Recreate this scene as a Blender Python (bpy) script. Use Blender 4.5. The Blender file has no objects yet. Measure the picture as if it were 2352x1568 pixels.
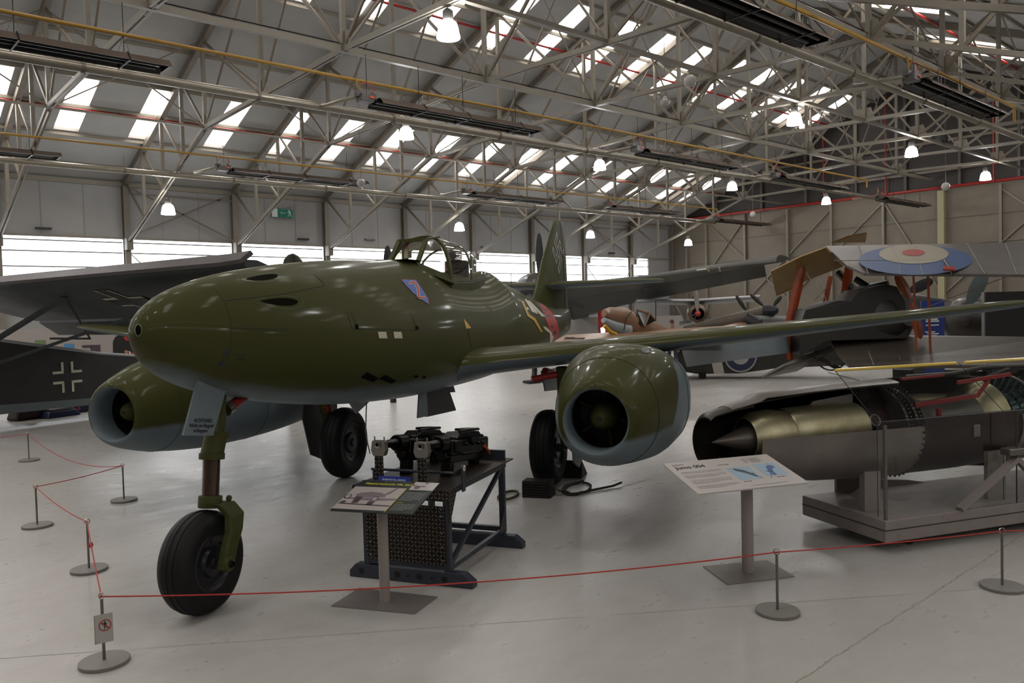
import bpy, bmesh, math, random
from mathutils import Vector, Matrix
from mathutils.bvhtree import BVHTree
random.seed(7)
SC = bpy.context.scene
COL = SC.collection
PI = math.pi

# ------------------------------------------------------------------ camera
FPX = 1857.0                      # focal length in pixels of the 2352 x 1568 frame
EYE = Vector((0, 0, 1.9366))
def camera_axes(yaw=.8409, pitch=-.037, roll=-.0268):
    f = Vector((math.cos(yaw)*math.cos(pitch), math.sin(yaw)*math.cos(pitch), math.sin(pitch)))
    r = Vector((math.sin(yaw), -math.cos(yaw), 0)); u = r.cross(f)
    r2 = r*math.cos(roll)+u*math.sin(roll); u2 = u*math.cos(roll)-r*math.sin(roll)
    return r2, u2, f
RT, UP, FW = camera_axes()
cd = bpy.data.cameras.new('camera'); cam = bpy.data.objects.new('camera', cd); COL.objects.link(cam)
cd.sensor_width = 36; cd.lens = FPX/2352*36; cd.clip_end = 200; cd.clip_start = .05
m = Matrix((RT, UP, -FW)).transposed().to_4x4(); m.translation = EYE; cam.matrix_world = m
SC.camera = cam

# ------------------------------------------------------------------ sky, exposure
SC.view_settings.view_transform = 'Standard'; SC.view_settings.look = 'None'
SC.view_settings.gamma = 1; SC.view_settings.exposure = .97; SC.view_settings.use_curve_mapping = False
w = bpy.data.worlds.new('overcast_sky'); SC.world = w; w.use_nodes = True
w.node_tree.nodes['Background'].inputs[0].default_value = (.86, .93, 1, 1)
w.node_tree.nodes['Background'].inputs[1].default_value = 1.6
SKYLIGHT = 5.5      # radiance of the daylit roof sheets
WINDOW = 2.2        # radiance of the daylit wall glazing
LAMP = 40.0

# ------------------------------------------------------------------ pixel <-> place helpers
def ray(x, y): return RT*(x-1176)/FPX - UP*(y-784)/FPX + FW
def Zp(x, y, z=0.):                       # point of the horizontal plane z seen at x, y
    r = ray(x, y); return EYE + r*((z-EYE.z)/r.z)
def at(x, y, d):                          # point at ground distance d seen at x, y
    r = ray(x, y); return EYE + r*(d/math.hypot(r.x, r.y))
def Xp(x, y, v): r = ray(x, y); return EYE + r*((v-EYE.x)/r.x)
def Yp(x, y, v): r = ray(x, y); return EYE + r*((v-EYE.y)/r.y)

# ------------------------------------------------------------------ materials
def lin(c):
    if isinstance(c, str): c = [int(c[i:i+2], 16)/255 for i in (0, 2, 4)]
    return tuple((v/12.92 if v <= .04045 else ((v+.055)/1.055)**2.4) for v in c)+(1,)
MATS = {}
def mat(name, col, rough=.5, metal=0, spec=.5, noise=0, nscale=6, bump=0, bscale=40, emit=0, coat=0, alpha=1, trans=0, col2=None, stretch=None):
    if name in MATS: return MATS[name]
    M = bpy.data.materials.new(name); M.use_nodes = True; nt = M.node_tree; N = nt.nodes; L = nt.links
    b = N['Principled BSDF']; c = lin(col)
    b.inputs['Base Color'].default_value = c; b.inputs['Roughness'].default_value = rough
    b.inputs['Metallic'].default_value = metal; b.inputs['Specular IOR Level'].default_value = spec
    b.inputs['Coat Weight'].default_value = coat; b.inputs['Coat Roughness'].default_value = .12
    b.inputs['Alpha'].default_value = alpha; b.inputs['Transmission Weight'].default_value = trans
    if emit: b.inputs['Emission Color'].default_value = c; b.inputs['Emission Strength'].default_value = emit
    if noise or bump:
        tc = N.new('ShaderNodeTexCoord'); mp = N.new('ShaderNodeMapping'); L.new(tc.outputs['Object'], mp.inputs[0])
        if stretch: mp.inputs['Scale'].default_value = stretch
    if noise:
        n = N.new('ShaderNodeTexNoise'); n.inputs['Scale'].default_value = nscale; n.inputs['Detail'].default_value = 6; n.inputs['Roughness'].default_value = .6
        L.new(mp.outputs[0], n.inputs['Vector'])
        mx = N.new('ShaderNodeMix'); mx.data_type = 'RGBA'
        c2 = lin(col2) if col2 else tuple(v*(1-noise) for v in c[:3])+(1,)
        mx.inputs[6].default_value = c; mx.inputs[7].default_value = c2
        mr = N.new('ShaderNodeMapRange'); mr.inputs[1].default_value = .35; mr.inputs[2].default_value = .68
        L.new(n.outputs[0], mr.inputs[0]); L.new(mr.outputs[0], mx.inputs[0]); L.new(mx.outputs[2], b.inputs['Base Color'])
        r = N.new('ShaderNodeMapRange'); r.inputs[3].default_value = max(.02, rough-.07); r.inputs[4].default_value = min(1, rough+.1)
        L.new(n.outputs[0], r.inputs[0]); L.new(r.outputs[0], b.inputs['Roughness'])
    if bump:
        n2 = N.new('ShaderNodeTexNoise'); n2.inputs['Scale'].default_value = bscale; n2.inputs['Detail'].default_value = 4
        L.new(mp.outputs[0], n2.inputs['Vector'])
        bp = N.new('ShaderNodeBump'); bp.inputs['Strength'].default_value = bump; bp.inputs['Distance'].default_value = .01
        L.new(n2.outputs[0], bp.inputs['Height']); L.new(bp.outputs[0], b.inputs['Normal'])
    MATS[name] = M; return M
def glass(name, tint='f8f9f9', opacity=.16, rough=.02):
    if name in MATS: return MATS[name]
    M = bpy.data.materials.new(name); M.use_nodes = True; nt = M.node_tree; N = nt.nodes; L = nt.links
    for n in list(N): N.remove(n)
    o = N.new('ShaderNodeOutputMaterial'); t = N.new('ShaderNodeBsdfTransparent'); g = N.new('ShaderNodeBsdfGlossy'); mx = N.new('ShaderNodeMixShader')
    t.inputs[0].default_value = lin(tint); g.inputs['Roughness'].default_value = rough
    lw = N.new('ShaderNodeLayerWeight'); lw.inputs[0].default_value = .35
    mr = N.new('ShaderNodeMapRange'); mr.inputs[3].default_value = opacity*.4; mr.inputs[4].default_value = min(1, opacity*3)
    L.new(lw.outputs['Facing'], mr.inputs[0]); L.new(mr.outputs[0], mx.inputs[0]); L.new(t.outputs[0], mx.inputs[1]); L.new(g.outputs[0], mx.inputs[2]); L.new(mx.outputs[0], o.inputs[0])
    MATS[name] = M; return M

# ------------------------------------------------------------------ mesh builder
class MB:
    def __init__(s, tri=False): s.tri = tri; s.v = []; s.f = []; s.sm = []
    def add(s, vs, fs, smooth=False):
        k = len(s.v); s.v += [tuple(v) for v in vs]; s.f += [tuple(i+k for i in f) for f in fs]; s.sm += [smooth]*len(fs); return s
    def box(s, c, d, rot=None, taper=1):
        c = Vector(c); hx, hy, hz = d[0]/2, d[1]/2, d[2]/2; vs = []
        for z in (-1, 1):
            for x, y in ((-1, -1), (1, -1), (1, 1), (-1, 1)):
                q = taper if z > 0 else 1
                p = Vector((x*hx*q, y*hy*q, z*hz))
                if rot: p = rot @ p
                vs.append(c+p)
        return s.add(vs, [(3, 2, 1, 0), (4, 5, 6, 7), (0, 1, 5, 4), (1, 2, 6, 5), (2, 3, 7, 6), (3, 0, 4, 7)])
    def bar(s, a, b, w, h=None, up=(0, 0, 1)):    # rectangular bar from a to b
        a = Vector(a); b = Vector(b); h = h or w; d = (b-a).normalized(); u = Vector(up)
        if abs(d.dot(u)) > .98: u = Vector((1, 0, 0))
        r = d.cross(u).normalized(); u = r.cross(d)
        vs = [p+r*x*w/2+u*y*h/2 for p in (a, b) for x, y in ((-1, -1), (1, -1), (1, 1), (-1, 1))]
        return s.add(vs, [(3, 2, 1, 0), (4, 5, 6, 7), (0, 1, 5, 4), (1, 2, 6, 5), (2, 3, 7, 6), (3, 0, 4, 7)])
    def tube(s, pts, r, n=8, cap=True):
        pts = [Vector(p) for p in pts]; rs = r if isinstance(r, (list, tuple)) else [r]*len(pts)
        rings = []; prev = None
        for i, p in enumerate(pts):
            d = (pts[min(i+1, len(pts)-1)]-pts[max(i-1, 0)]).normalized()
            if prev is None:
                u = Vector((0, 0, 1)) if abs(d.z) < .9 else Vector((1, 0, 0)); a = d.cross(u).normalized()
            else: a = (prev-d*prev.dot(d)).normalized()
            prev = a; b = d.cross(a)
            rings.append([p+(a*math.cos(t)+b*math.sin(t))*rs[i] for t in (2*PI*k/n for k in range(n))])
        return s.loft(rings, cap=cap)
    def loft(s, rings, closed=True, cap=True, smooth=True):
        n = len(rings[0]); vs = [p for r in rings for p in r]; fs = []
        for i in range(len(rings)-1):
            for j in range(n if closed else n-1):
                k = (j+1) % n; fs.append((i*n+j, i*n+k, (i+1)*n+k, (i+1)*n+j))
        s.add(vs, fs, smooth)
        if cap and closed:
            s.add(rings[0], [tuple(range(n))[::-1]]); s.add(rings[-1], [tuple(range(n))])
        return s
    def lathe(s, prof, o=(0, 0, 0), ax=(0, 0, 1), n=24, smooth=True):   # prof: (radius, height) pairs
        o = Vector(o); ax = Vector(ax).normalized(); u = Vector((1, 0, 0)) if abs(ax.x) < .9 else Vector((0, 1, 0))
        a = ax.cross(u).normalized(); b = ax.cross(a)
        rings = [[o+ax*h+(a*math.cos(t)+b*math.sin(t))*max(r, 1e-4) for t in (2*PI*k/n for k in range(n))] for r, h in prof]
        return s.loft(rings, cap=False, smooth=smooth)
    def ring(s, c, ax, R, r, n=24, k=8):
        c = Vector(c); ax = Vector(ax).normalized(); u = Vector((1, 0, 0)) if abs(ax.x) < .9 else Vector((0, 1, 0)); a = ax.cross(u).normalized(); b = ax.cross(a)
        rr = []
        for i in range(n+1):
            t = 2*PI*i/n; d = a*math.cos(t)+b*math.sin(t)
            rr.append([c+d*R+(d*math.cos(q)+ax*math.sin(q))*r for q in (2*PI*j/k for j in range(k))])
        return s.loft(rr, cap=False)
    def prism(s, poly, off):       # poly: 3D points, extruded by off
        off = Vector(off); p = [Vector(q) for q in poly]; n = len(p)
        s.add(p+[q+off for q in p], [tuple(range(n)), tuple(range(2*n-1, n-1, -1))]+[(i, i+n, (i+1) % n+n, (i+1) % n) for i in range(n)])
        return s
    def mesh(s, name):
        me = bpy.data.meshes.new(name); me.from_pydata(s.v, [], s.f); me.polygons.foreach_set('use_smooth', s.sm)
        bm = bmesh.new(); bm.from_mesh(me); bmesh.ops.remove_doubles(bm, verts=bm.verts, dist=2e-5); bmesh.ops.recalc_face_normals(bm, faces=bm.faces)
        if s.tri: bmesh.ops.triangulate(bm, faces=bm.faces)
        bm.to_mesh(me); bm.free()
        return me
    def build(s, name, m, parent=None, bevel=0, autosmooth=None):
        me = s.mesh(name); o = bpy.data.objects.new(name, me); COL.objects.link(o)
        me.materials.append(m)
        if parent is not None: o.parent = parent
        if bevel:
            bv = o.modifiers.new('bevel', 'BEVEL'); bv.width = bevel; bv.segments = 2; bv.limit_method = 'ANGLE'
        if autosmooth or (autosmooth is None and not bevel and any(s.sm)):
            wn = o.modifiers.new('edges', 'EDGE_SPLIT'); wn.split_angle = math.radians(38)
        return o
def tag(o, label, cat, group=None):
    o['label'] = label; o['category'] = cat
    if group: o['group'] = group
    return o
def thing(name, label, cat, loc=(0, 0, 0), rotz=0, group=None, rot=None):
    o = bpy.data.objects.new(name, None); COL.objects.link(o); o.location = loc; o.rotation_euler = rot or (0, 0, rotz); o.empty_display_size = .1
    return tag(o, label, cat, group)
def struct(o): o['kind'] = 'structure'; return o
def dup(root, loc=None, rotz=None, label=None, group=None):
    r = root.copy(); COL.objects.link(r)
    if loc is not None: r.location = loc
    if rotz is not None: r.rotation_euler = (0, 0, rotz)
    if label: r['label'] = label
    if group: r['group'] = group
    for ch in list(root.children):
        c = ch.copy(); COL.objects.link(c); c.parent = r
        for g in list(ch.children):
            d = g.copy(); COL.objects.link(d); d.parent = c
    return r
def text(name, body, size, m, parent, loc, rot, align='LEFT', bold=False, ext=.0006, sx=1.):
    cu = bpy.data.curves.new(name, 'FONT'); cu.body = body; cu.size = size; cu.align_x = align; cu.extrude = ext
    if bold: cu.offset = size*.018
    t = bpy.data.objects.new(name, cu); COL.objects.link(t)
    dg = bpy.context.evaluated_depsgraph_get(); me = bpy.data.meshes.new_from_object(t.evaluated_get(dg))
    bpy.data.objects.remove(t); bpy.data.curves.remove(cu)
    me.transform(Matrix.Diagonal((sx, 1, 1, 1)))
    o = bpy.data.objects.new(name, me); COL.objects.link(o); me.materials.clear(); me.materials.append(m)
    o.parent = parent; o.location = loc; o.rotation_euler = rot
    return o
def arc(c, r, a0, a1, n): return [(c[0]+r*math.cos(a0+(a1-a0)*i/n), c[1]+r*math.sin(a0+(a1-a0)*i/n)) for i in range(n+1)]

M_steel = mat('cream_painted_steel', '716b60', .45, noise=.12, nscale=3)
M_steel2 = mat('second_cream_steel_paint', '675f53', .5, noise=.15, nscale=3)
M_roof = mat('grey_roof_sheet', '8a8885', .6, noise=.1, nscale=1.2)
M_purlin = mat('purlin_paint', '7a7468', .6)
M_wallg = mat('pale_grey_wall_sheet', '8c8b8a', .6, noise=.08, nscale=.8)
M_black = mat('black_paint', '0d0d0e', .35)
M_chrome = mat('polished_steel', 'b8b6b2', .18, metal=1)
# ================================================================== THE HALL
X0, X1, YL, YR, RIDGE, ZE, ZR = -27.0, 41.9, 31.5, -31.5, 15.75, 7.05, 13.35
SL = .4
def zroof(y): return ZR-SL*abs(abs(y)-RIDGE)
TX = [5.3+4.06*k for k in range(-1, 9)]
WZ0, WZ1 = 3.5, 4.95
# floor: painted concrete, satin, with cracks, chips and scuffs
def floor_material():
    M = bpy.data.materials.new('painted_concrete_floor'); M.use_nodes = True; N = M.node_tree.nodes; L = M.node_tree.links; b = N['Principled BSDF']
    tc = N.new('ShaderNodeTexCoord')
    def noise(sc, det=6, st=None, ro=.6):
        n = N.new('ShaderNodeTexNoise'); n.inputs['Scale'].default_value = sc; n.inputs['Detail'].default_value = det; n.inputs['Roughness'].default_value = ro
        if st:
            mp = N.new('ShaderNodeMapping'); mp.inputs['Scale'].default_value = st; mp.inputs['Rotation'].default_value = (0, 0, .25); L.new(tc.outputs['Object'], mp.inputs[0]); L.new(mp.outputs[0], n.inputs[0])
        else: L.new(tc.outputs['Object'], n.inputs[0])
        return n
    def mr(s, a, c, lo, hi):
        r = N.new('ShaderNodeMapRange'); L.new(s, r.inputs[0])
        for i, v in enumerate((a, c, lo, hi)): r.inputs[i+1].default_value = v
        return r.outputs[0]
    def mix(f, a, c):
        x = N.new('ShaderNodeMix'); x.data_type = 'RGBA'; L.new(f, x.inputs[0])
        for i, v in ((6, a), (7, c)):
            if isinstance(v, tuple): x.inputs[i].default_value = v
            else: L.new(v, x.inputs[i])
        return x.outputs[2]
    n1 = noise(.35, 5); n2 = noise(2.6, 9, (1, 2, 1), .72); n3 = noise(9, 10, None, .75)
    base = mix(mr(n1.outputs[0], .35, .65, 0, 1), lin('b0aeaa'), lin('a9a7a5'))
    base = mix(mr(n2.outputs[0], .42, .8, 0, .35), base, lin('918d85'))
    chips = noise(4.2, 3, (1, 1.6, 1), .5)
    base = mix(mr(chips.outputs[0], .765, .775, 0, .8), base, lin('6d5c4b'))
    L.new(base, b.inputs['Base Color'])
    L.new(mr(n2.outputs[0], .3, .75, .24, .42), b.inputs['Roughness']); b.inputs['Specular IOR Level'].default_value = .32
    bp = N.new('ShaderNodeBump'); bp.inputs['Strength'].default_value = .14; bp.inputs['Distance'].default_value = .01; L.new(n3.outputs[0], bp.inputs['Height'])
    bp2 = N.new('ShaderNodeBump'); bp2.inputs['Strength'].default_value = .1; bp2.inputs['Distance'].default_value = .05; L.new(n1.outputs[0], bp2.inputs['Height']); L.new(bp.outputs[0], bp2.inputs['Normal'])
    L.new(bp2.outputs[0], b.inputs['Normal'])
    return M
M_floor = floor_material()
fl = MB(); fl.box(((X0+X1)/2, (YL+YR)/2, -.1), (X1-X0, YL-YR, .2)); struct(fl.build('floor', M_floor))
# floor joints and cracks (thin ridged seams of broken paint)
M_crack = mat('worn_floor_joint', 'a59c8f', .9, noise=.35, nscale=30)
def crack(p, q, wd, jit, name, n=70, m=None):
    mb = MB(); a = Vector(p); b = Vector(q); d = (b-a).normalized(); s = Vector((-d.y, d.x, 0)); vs = []
    for i in range(n+1):
        c = a+(b-a)*(i/n)+s*random.uniform(-jit, jit); ww = wd*random.uniform(.35, 1.3); vs += [c-s*ww+Vector((0, 0, .0012)), c+s*ww+Vector((0, 0, .0012))]
    mb.add(vs, [(2*i, 2*i+1, 2*i+3, 2*i+2) for i in range(n)]); return struct(mb.build(name, m or M_crack))
crack(Zp(1826, 1568), Zp(2352, 1226), .006, .006, 'trim_1', 90)
crack(Zp(0, 1512), Zp(2352, 1345), .0022, .002, 'trim_2', 40, mat('thin_floor_joint', '9a968f', .7))
crack(Zp(1390, 1130), Zp(1620, 1062), .005, .01, 'trim_3', 30, mat('thin_floor_joint', '9a968f', .7))
# walls
wl = MB()
wl.box(((X0+X1)/2, YL+.15, WZ0/2), (X1-X0, .3, WZ0)); wl.box(((X0+X1)/2, YL+.15, (WZ1+ZE)/2+.1), (X1-X0, .3, ZE-WZ1+.2))
wl.box(((39.6+X1)/2, YL+.15, (WZ0+WZ1)/2), (X1-39.6, .3, WZ1-WZ0))
struct(wl.build('wall_left', M_wallg))
wb = MB(); wb.box((X1+.15, (YL+YR)/2, 3.65), (.3, YL-YR+.6, 7.3)); M_cream = mat('cream_wall_board', '696053', .6, noise=.1, nscale=1.5)
struct(wb.build('wall_back', M_cream))
g = MB(); [g.prism([(X1, q*YL, 7.25), (X1, 0, 7.25), (X1, q*RIDGE, ZR+.05), (X1, q*YL, ZE+.25)], (.3, 0, 0)) for q in (1, -1)]
struct(g.build('wall_gable', mat('dark_brown_gable_cladding', '201a18', .6, noise=.15, nscale=1)))
wr = MB(); wr.box(((X0+X1)/2, YR-.15, zroof(YR)/2+.05), (X1-X0, .3, zroof(YR)+.1)); struct(wr.build('wall_right', M_cream))
wf = MB(); wf.prism([(X0-.3, YL+.3, 0), (X0-.3, YR-.3, 0), (X0-.3, YR-.3, zroof(YR)), (X0-.3, -RIDGE, ZR), (X0-.3, 0, 7.1), (X0-.3, RIDGE, ZR), (X0-.3, YL+.3, ZE)], (.3, 0, 0)); struct(wf.build('wall_front', M_cream))
# ceiling, with openings for the roof-light sheets
M_sky = mat('daylit_roof_sheet', 'fff8f0', .5, emit=SKYLIGHT)
M_win = mat('daylit_wall_glazing', 'f6fbff', .4, emit=WINDOW)
LX = [-25.2, -22.9, -20.5, -18.2, -15.9, -13.5, -11.2, -8.9, -6.5, -4.2, -1.9, .4, 2.7, 4.35, 6.55, 8.78, 11.3, 13.5, 15.75, 17.95, 20.3, 22.7, 24.95, 27.3, 29.7, 32.05, 34.4, 36.8, 39.1]
UX = [-24.1, -21.8, -19.4, -17.1, -14.8, -12.4, -10.1, -7.8, -5.4, -3.1, -.6, 1.7, 4.0, 6.3, 8.7, 11.0, 13.25, 15.6, 17.95, 20.2, 22.7, 25.0, 27.3, 29.85, 32.15, 34.65, 37.0, 39.35]
RX = [-24.1, -21.8, -19.4, -17.1, -14.8, -12.4, -10.1, -7.8, -5.4, -3.1, -.6, 1.7, 4.0, 6.3, 8.7, 11.0, 13.25, 15.6, 17.95, 20.2, 22.7, 25.0, 27.6, 30.1, 32.9, 35.7, 38.2]
lights = [(x, 28.85, 26.25) for x in LX]+[(x, 21.55, 18.75) for x in UX]+[(x, 9.9, 12.6) for x in RX]+[(x, 5.2, 2.6) for x in LX[::2]]+[(x, -5.2, -8) for x in UX]+[(x, -19.2, -22) for x in UX]
def slope_pt(x, y, dz=0): return (x, y, zroof(y)+dz)
cl = MB()
def panel(x0, x1, y0, y1):
    vs = [slope_pt(x0, y0), slope_pt(x1, y0), slope_pt(x1, y1), slope_pt(x0, y1)]
    cl.prism(vs, (0, 0, .18))
def strip(rowlights, ya, yb, y_lo, y_hi):     # ya..yb strip that holds lights between y_lo..y_hi
    panel(X0, X1, ya, y_lo); panel(X0, X1, y_hi, yb)
    x = X0
    for lx in sorted(rowlights): panel(x, lx, y_lo, y_hi); x = lx+.72
    panel(x, X1, y_lo, y_hi)
strip(LX, 24.0, YL+.3, 26.25, 28.85); strip(UX, RIDGE, 24.0, 18.75, 21.55)
strip(RX, 6.5, RIDGE, 9.9, 12.6); strip(LX[::2], 0, 6.5, 2.6, 5.2)
strip(UX, -RIDGE, 0, -8, -5.2); strip(UX, YR-.3, -RIDGE, -22, -19.2)
struct(cl.build('ceiling', M_roof))
for i, (x, a, b_) in enumerate(lights):
    mb = MB(); ya, yb = min(a, b_), max(a, b_)
    n = 9; vs = []
    for k in range(n+1):                      # shallow corrugation of the translucent sheet
        xx = x+.72*k/n; dz = .1+.012*math.sin(k*PI)
        vs += [slope_pt(xx, ya, dz+(.012 if k % 2 else 0)), slope_pt(xx, yb, dz+(.012 if k % 2 else 0))]
    mb.add(vs, [(2*k, 2*k+2, 2*k+3, 2*k+1) for k in range(n)]); struct(mb.build('window_%d' % (i+20), M_sky))
# purlins
pu = MB()
for y in [30.6, 28.95, 27.5, 26.1, 24.4, 23.0, 21.65, 20.1, 18.6, 17.2, 14.3, 12.8, 11.2, 9.8, 8.2, 6.6, 5, 3.4, 1.8, .2, -3.4, -6.6, -9.8, -13, -17, -21, -25, -29]:
    z = zroof(y)-.05; pu.bar((X0, y, z), (X1, y, z), .07, .1)
struct(pu.build('trim_4', M_purlin))
ev = MB(); ev.box(((X0+X1)/2, YL-.06, ZE-.12), (X1-X0, .1, .16)); ev.box(((X0+X1)/2, YL-.04, WZ1+.03), (X1-X0, .08, .07)); ev.box(((X0+X1)/2, YL-.04, WZ0-.03), (X1-X0, .1, .07))
struct(ev.build('trim_5', M_purlin))
# sheet joints of the left wall
sj = MB()
for k in range(-3, 9):
    for q in (1.35, 2.7): sj.box((5.3+4.06*k+q, YL-.008, (WZ1+ZE)/2), (.02, .016, ZE-WZ1))
struct(sj.build('trim_6', mat('wall_joint', '80807f', .7)))
# wall glazing, one window per bay, with glazing bars
for i, k in enumerate(range(-7, 9)):
    xa = 5.3+4.06*k+.12; xb = min(xa+3.82, 39.6)
    mb = MB(); mb.box(((xa+xb)/2, YL+.1, (WZ0+WZ1)/2), (xb-xa, .03, WZ1-WZ0)); wn = struct(mb.build('window_%d' % (i+1), M_win))
    gb = MB()
    for zz in (WZ0+.42, WZ0+.95, WZ1-.12): gb.box(((xa+xb)/2, YL+.03, zz), (xb-xa, .04, .045))
    gb.build('glazing_bar', mat('glazing_bar_grey', '77746e', .5), wn)
# columns of the left wall with brackets
M_col = M_steel
for i, k in enumerate(range(-7, 10)):
    x = 5.3+4.06*k
    if x > X1-.1: x = X1-.15
    c = MB(); c.box((x, YL-.13, ZE/2), (.03, .22, ZE)); c.box((x, YL-.24, ZE/2), (.2, .03, ZE)); c.box((x, YL-.02, ZE/2), (.2, .03, ZE))
    struct(c.build('trim_%d' % (50+i), M_col))
# back wall: rails, posts, cross braces, red main
rb = MB()
for z in (4.6, 5.9): rb.box((X1-.03, (YL+YR)/2, z), (.05, YL-YR, .05))
for z in (8.2, 9.6): rb.box((X1-.05, RIDGE, z), (.1, 2*(ZR-z)/SL, .12))
struct(rb.build('trim_30', M_steel2))
posts = [30.2, 28.75, 26.1, 23.4, 20.85, 18.1, 12.75, 10, 7.2, 4.2, 1]
for i, y in enumerate(posts):
    c = MB(); c.box((X1-.1, y, 3.6), (.2, .12, 7.2)); struct(c.build('trim_%d' % (31+i), M_steel))
c = MB(); c.box((X1-.14, 15.3, 3.6), (.28, .3, 7.2)); struct(c.build('trim_45', mat('yellowed_column_paint', '8d8868', .5)))
br = MB()
for a, b_ in ((30.2, 26.1), (23.4, 28.75), (23.4, 18.1), (15.3, 18.1), (15.3, 10), (7.2, 12.75), (26.1, 20.85)):
    br.bar((X1-.08, a, 2.2), (X1-.08, b_, 7.0), .07); 
struct(br.build('trim_46', M_steel))
gp = MB()
for y in (28, 25, 22.3, 19.5, 17, 14.5, 12, 9, 6): gp.box((X1-.08, y, (7.3+zroof(y))/2), (.14, .12, zroof(y)-7.3))
struct(gp.build('trim_47', mat('gable_post_paint', '443e39', .6)))
M_red = mat('red_pipe_paint', '85170f', .4)
M_yel = mat('yellow_gas_pipe_paint', '8c6a1e', .45)
def pipe(name, label, cat, pts, r, m, group=None, n=8, clips=None):
    mb = MB(); mb.tube(pts, r, n); o = tag(mb.build(name, m), label, cat, group)
    if clips:
        cm = MB()
        a, b_ = Vector(pts[0]), Vector(pts[-1]); k = int((b_-a).length/clips)
        for i in range(k+1):
            p = a+(b_-a)*(i/k); cm.lathe([(r*1.18, -.03), (r*1.18, .03)], p, (b_-a), 10); cm.tube([p, p+Vector((0, 0, .45))], .006, 4)
        cm.build('pipe_clip', M_steel2, o)
    return o
pipe('sprinkler_pipe', 'red water main running along the top of the cream back wall', 'pipe', [(X1-.15, YL-.5, 7.35), (X1-.15, YR+.2, 7.35)], .07, M_red)
pipe('sprinkler_pipe', 'red pipe under the lower row of roof lights on the left slope', 'pipe', [(X0+14, 27.5, 8.5), (X1-.3, 27.5, 8.5)], .045, M_red, clips=4.06)
pipe('sprinkler_pipe', 'red pipe under the upper row of roof lights on the left slope', 'pipe', [(X0+14, 20.6, 11.25), (X1-.3, 20.6, 11.25)], .045, M_red, clips=4.06)
pipe('sprinkler_pipe', 'red pipe under the roof lights at top right', 'pipe', [(X0+14, 10.9, 11.25), (X1-.3, 10.9, 11.25)], .045, M_red, clips=4.06)
for y, za, s in ((24.8, 7.35, 'leftmost'), (21.2, 10.9, 'second from left'), (17.9, 12.3, 'third from left'), (13.0, 12.0, 'rightmost')):
    pipe('sprinkler_drop_pipe', 'thin red upright pipe on the dark gable, %s of the four' % s, 'pipe', [(X1-.25, y, 7.3), (X1-.25, y, za)], .04, M_red, 'red drop pipes on the gable')
M_galv = mat('galvanised_duct', '8b8578', .32, metal=.55, noise=.15, nscale=5)
pipe('flue_duct', 'long silver flue duct under the trusses, middle one of the three', 'duct', [(X0+14+4, 15.95, 6.5), (37, 15.9, 6.5)], .085, M_galv, n=14, clips=3.2)
pipe('flue_duct', 'long silver flue duct at top right, nearest the camera', 'duct', [(X0+14+8, 7.5, 6.5), (30, 7.55, 6.5)], .085, M_galv, n=14, clips=3.2)
pipe('flue_duct', 'long silver flue duct beside the windowed wall', 'duct', [(X0+14+4, 26.3, 6.5), (38, 25.6, 6.5)], .085, M_galv, n=14, clips=3.2)
pipe('gas_pipe', 'yellow gas pipe above the middle row of heaters', 'pipe', [(X0+14+4, 14.95, 6.9), (33, 14.95, 6.9), (33, 14.95, 6.6)], .035, M_yel)
pipe('gas_pipe', 'yellow gas pipe above the heaters nearest the window wall', 'pipe', [(X0+14+4, 24.1, 6.78), (35, 23.4, 6.78), (35, 23.4, 6.5)], .03, M_yel)
pipe('gas_pipe', 'yellow gas pipe at top right above the nearest heaters', 'pipe', [(3, 7.0, 6.9), (24, 7.0, 6.9), (24, 7.0, 6.5)], .038, M_yel)

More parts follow.
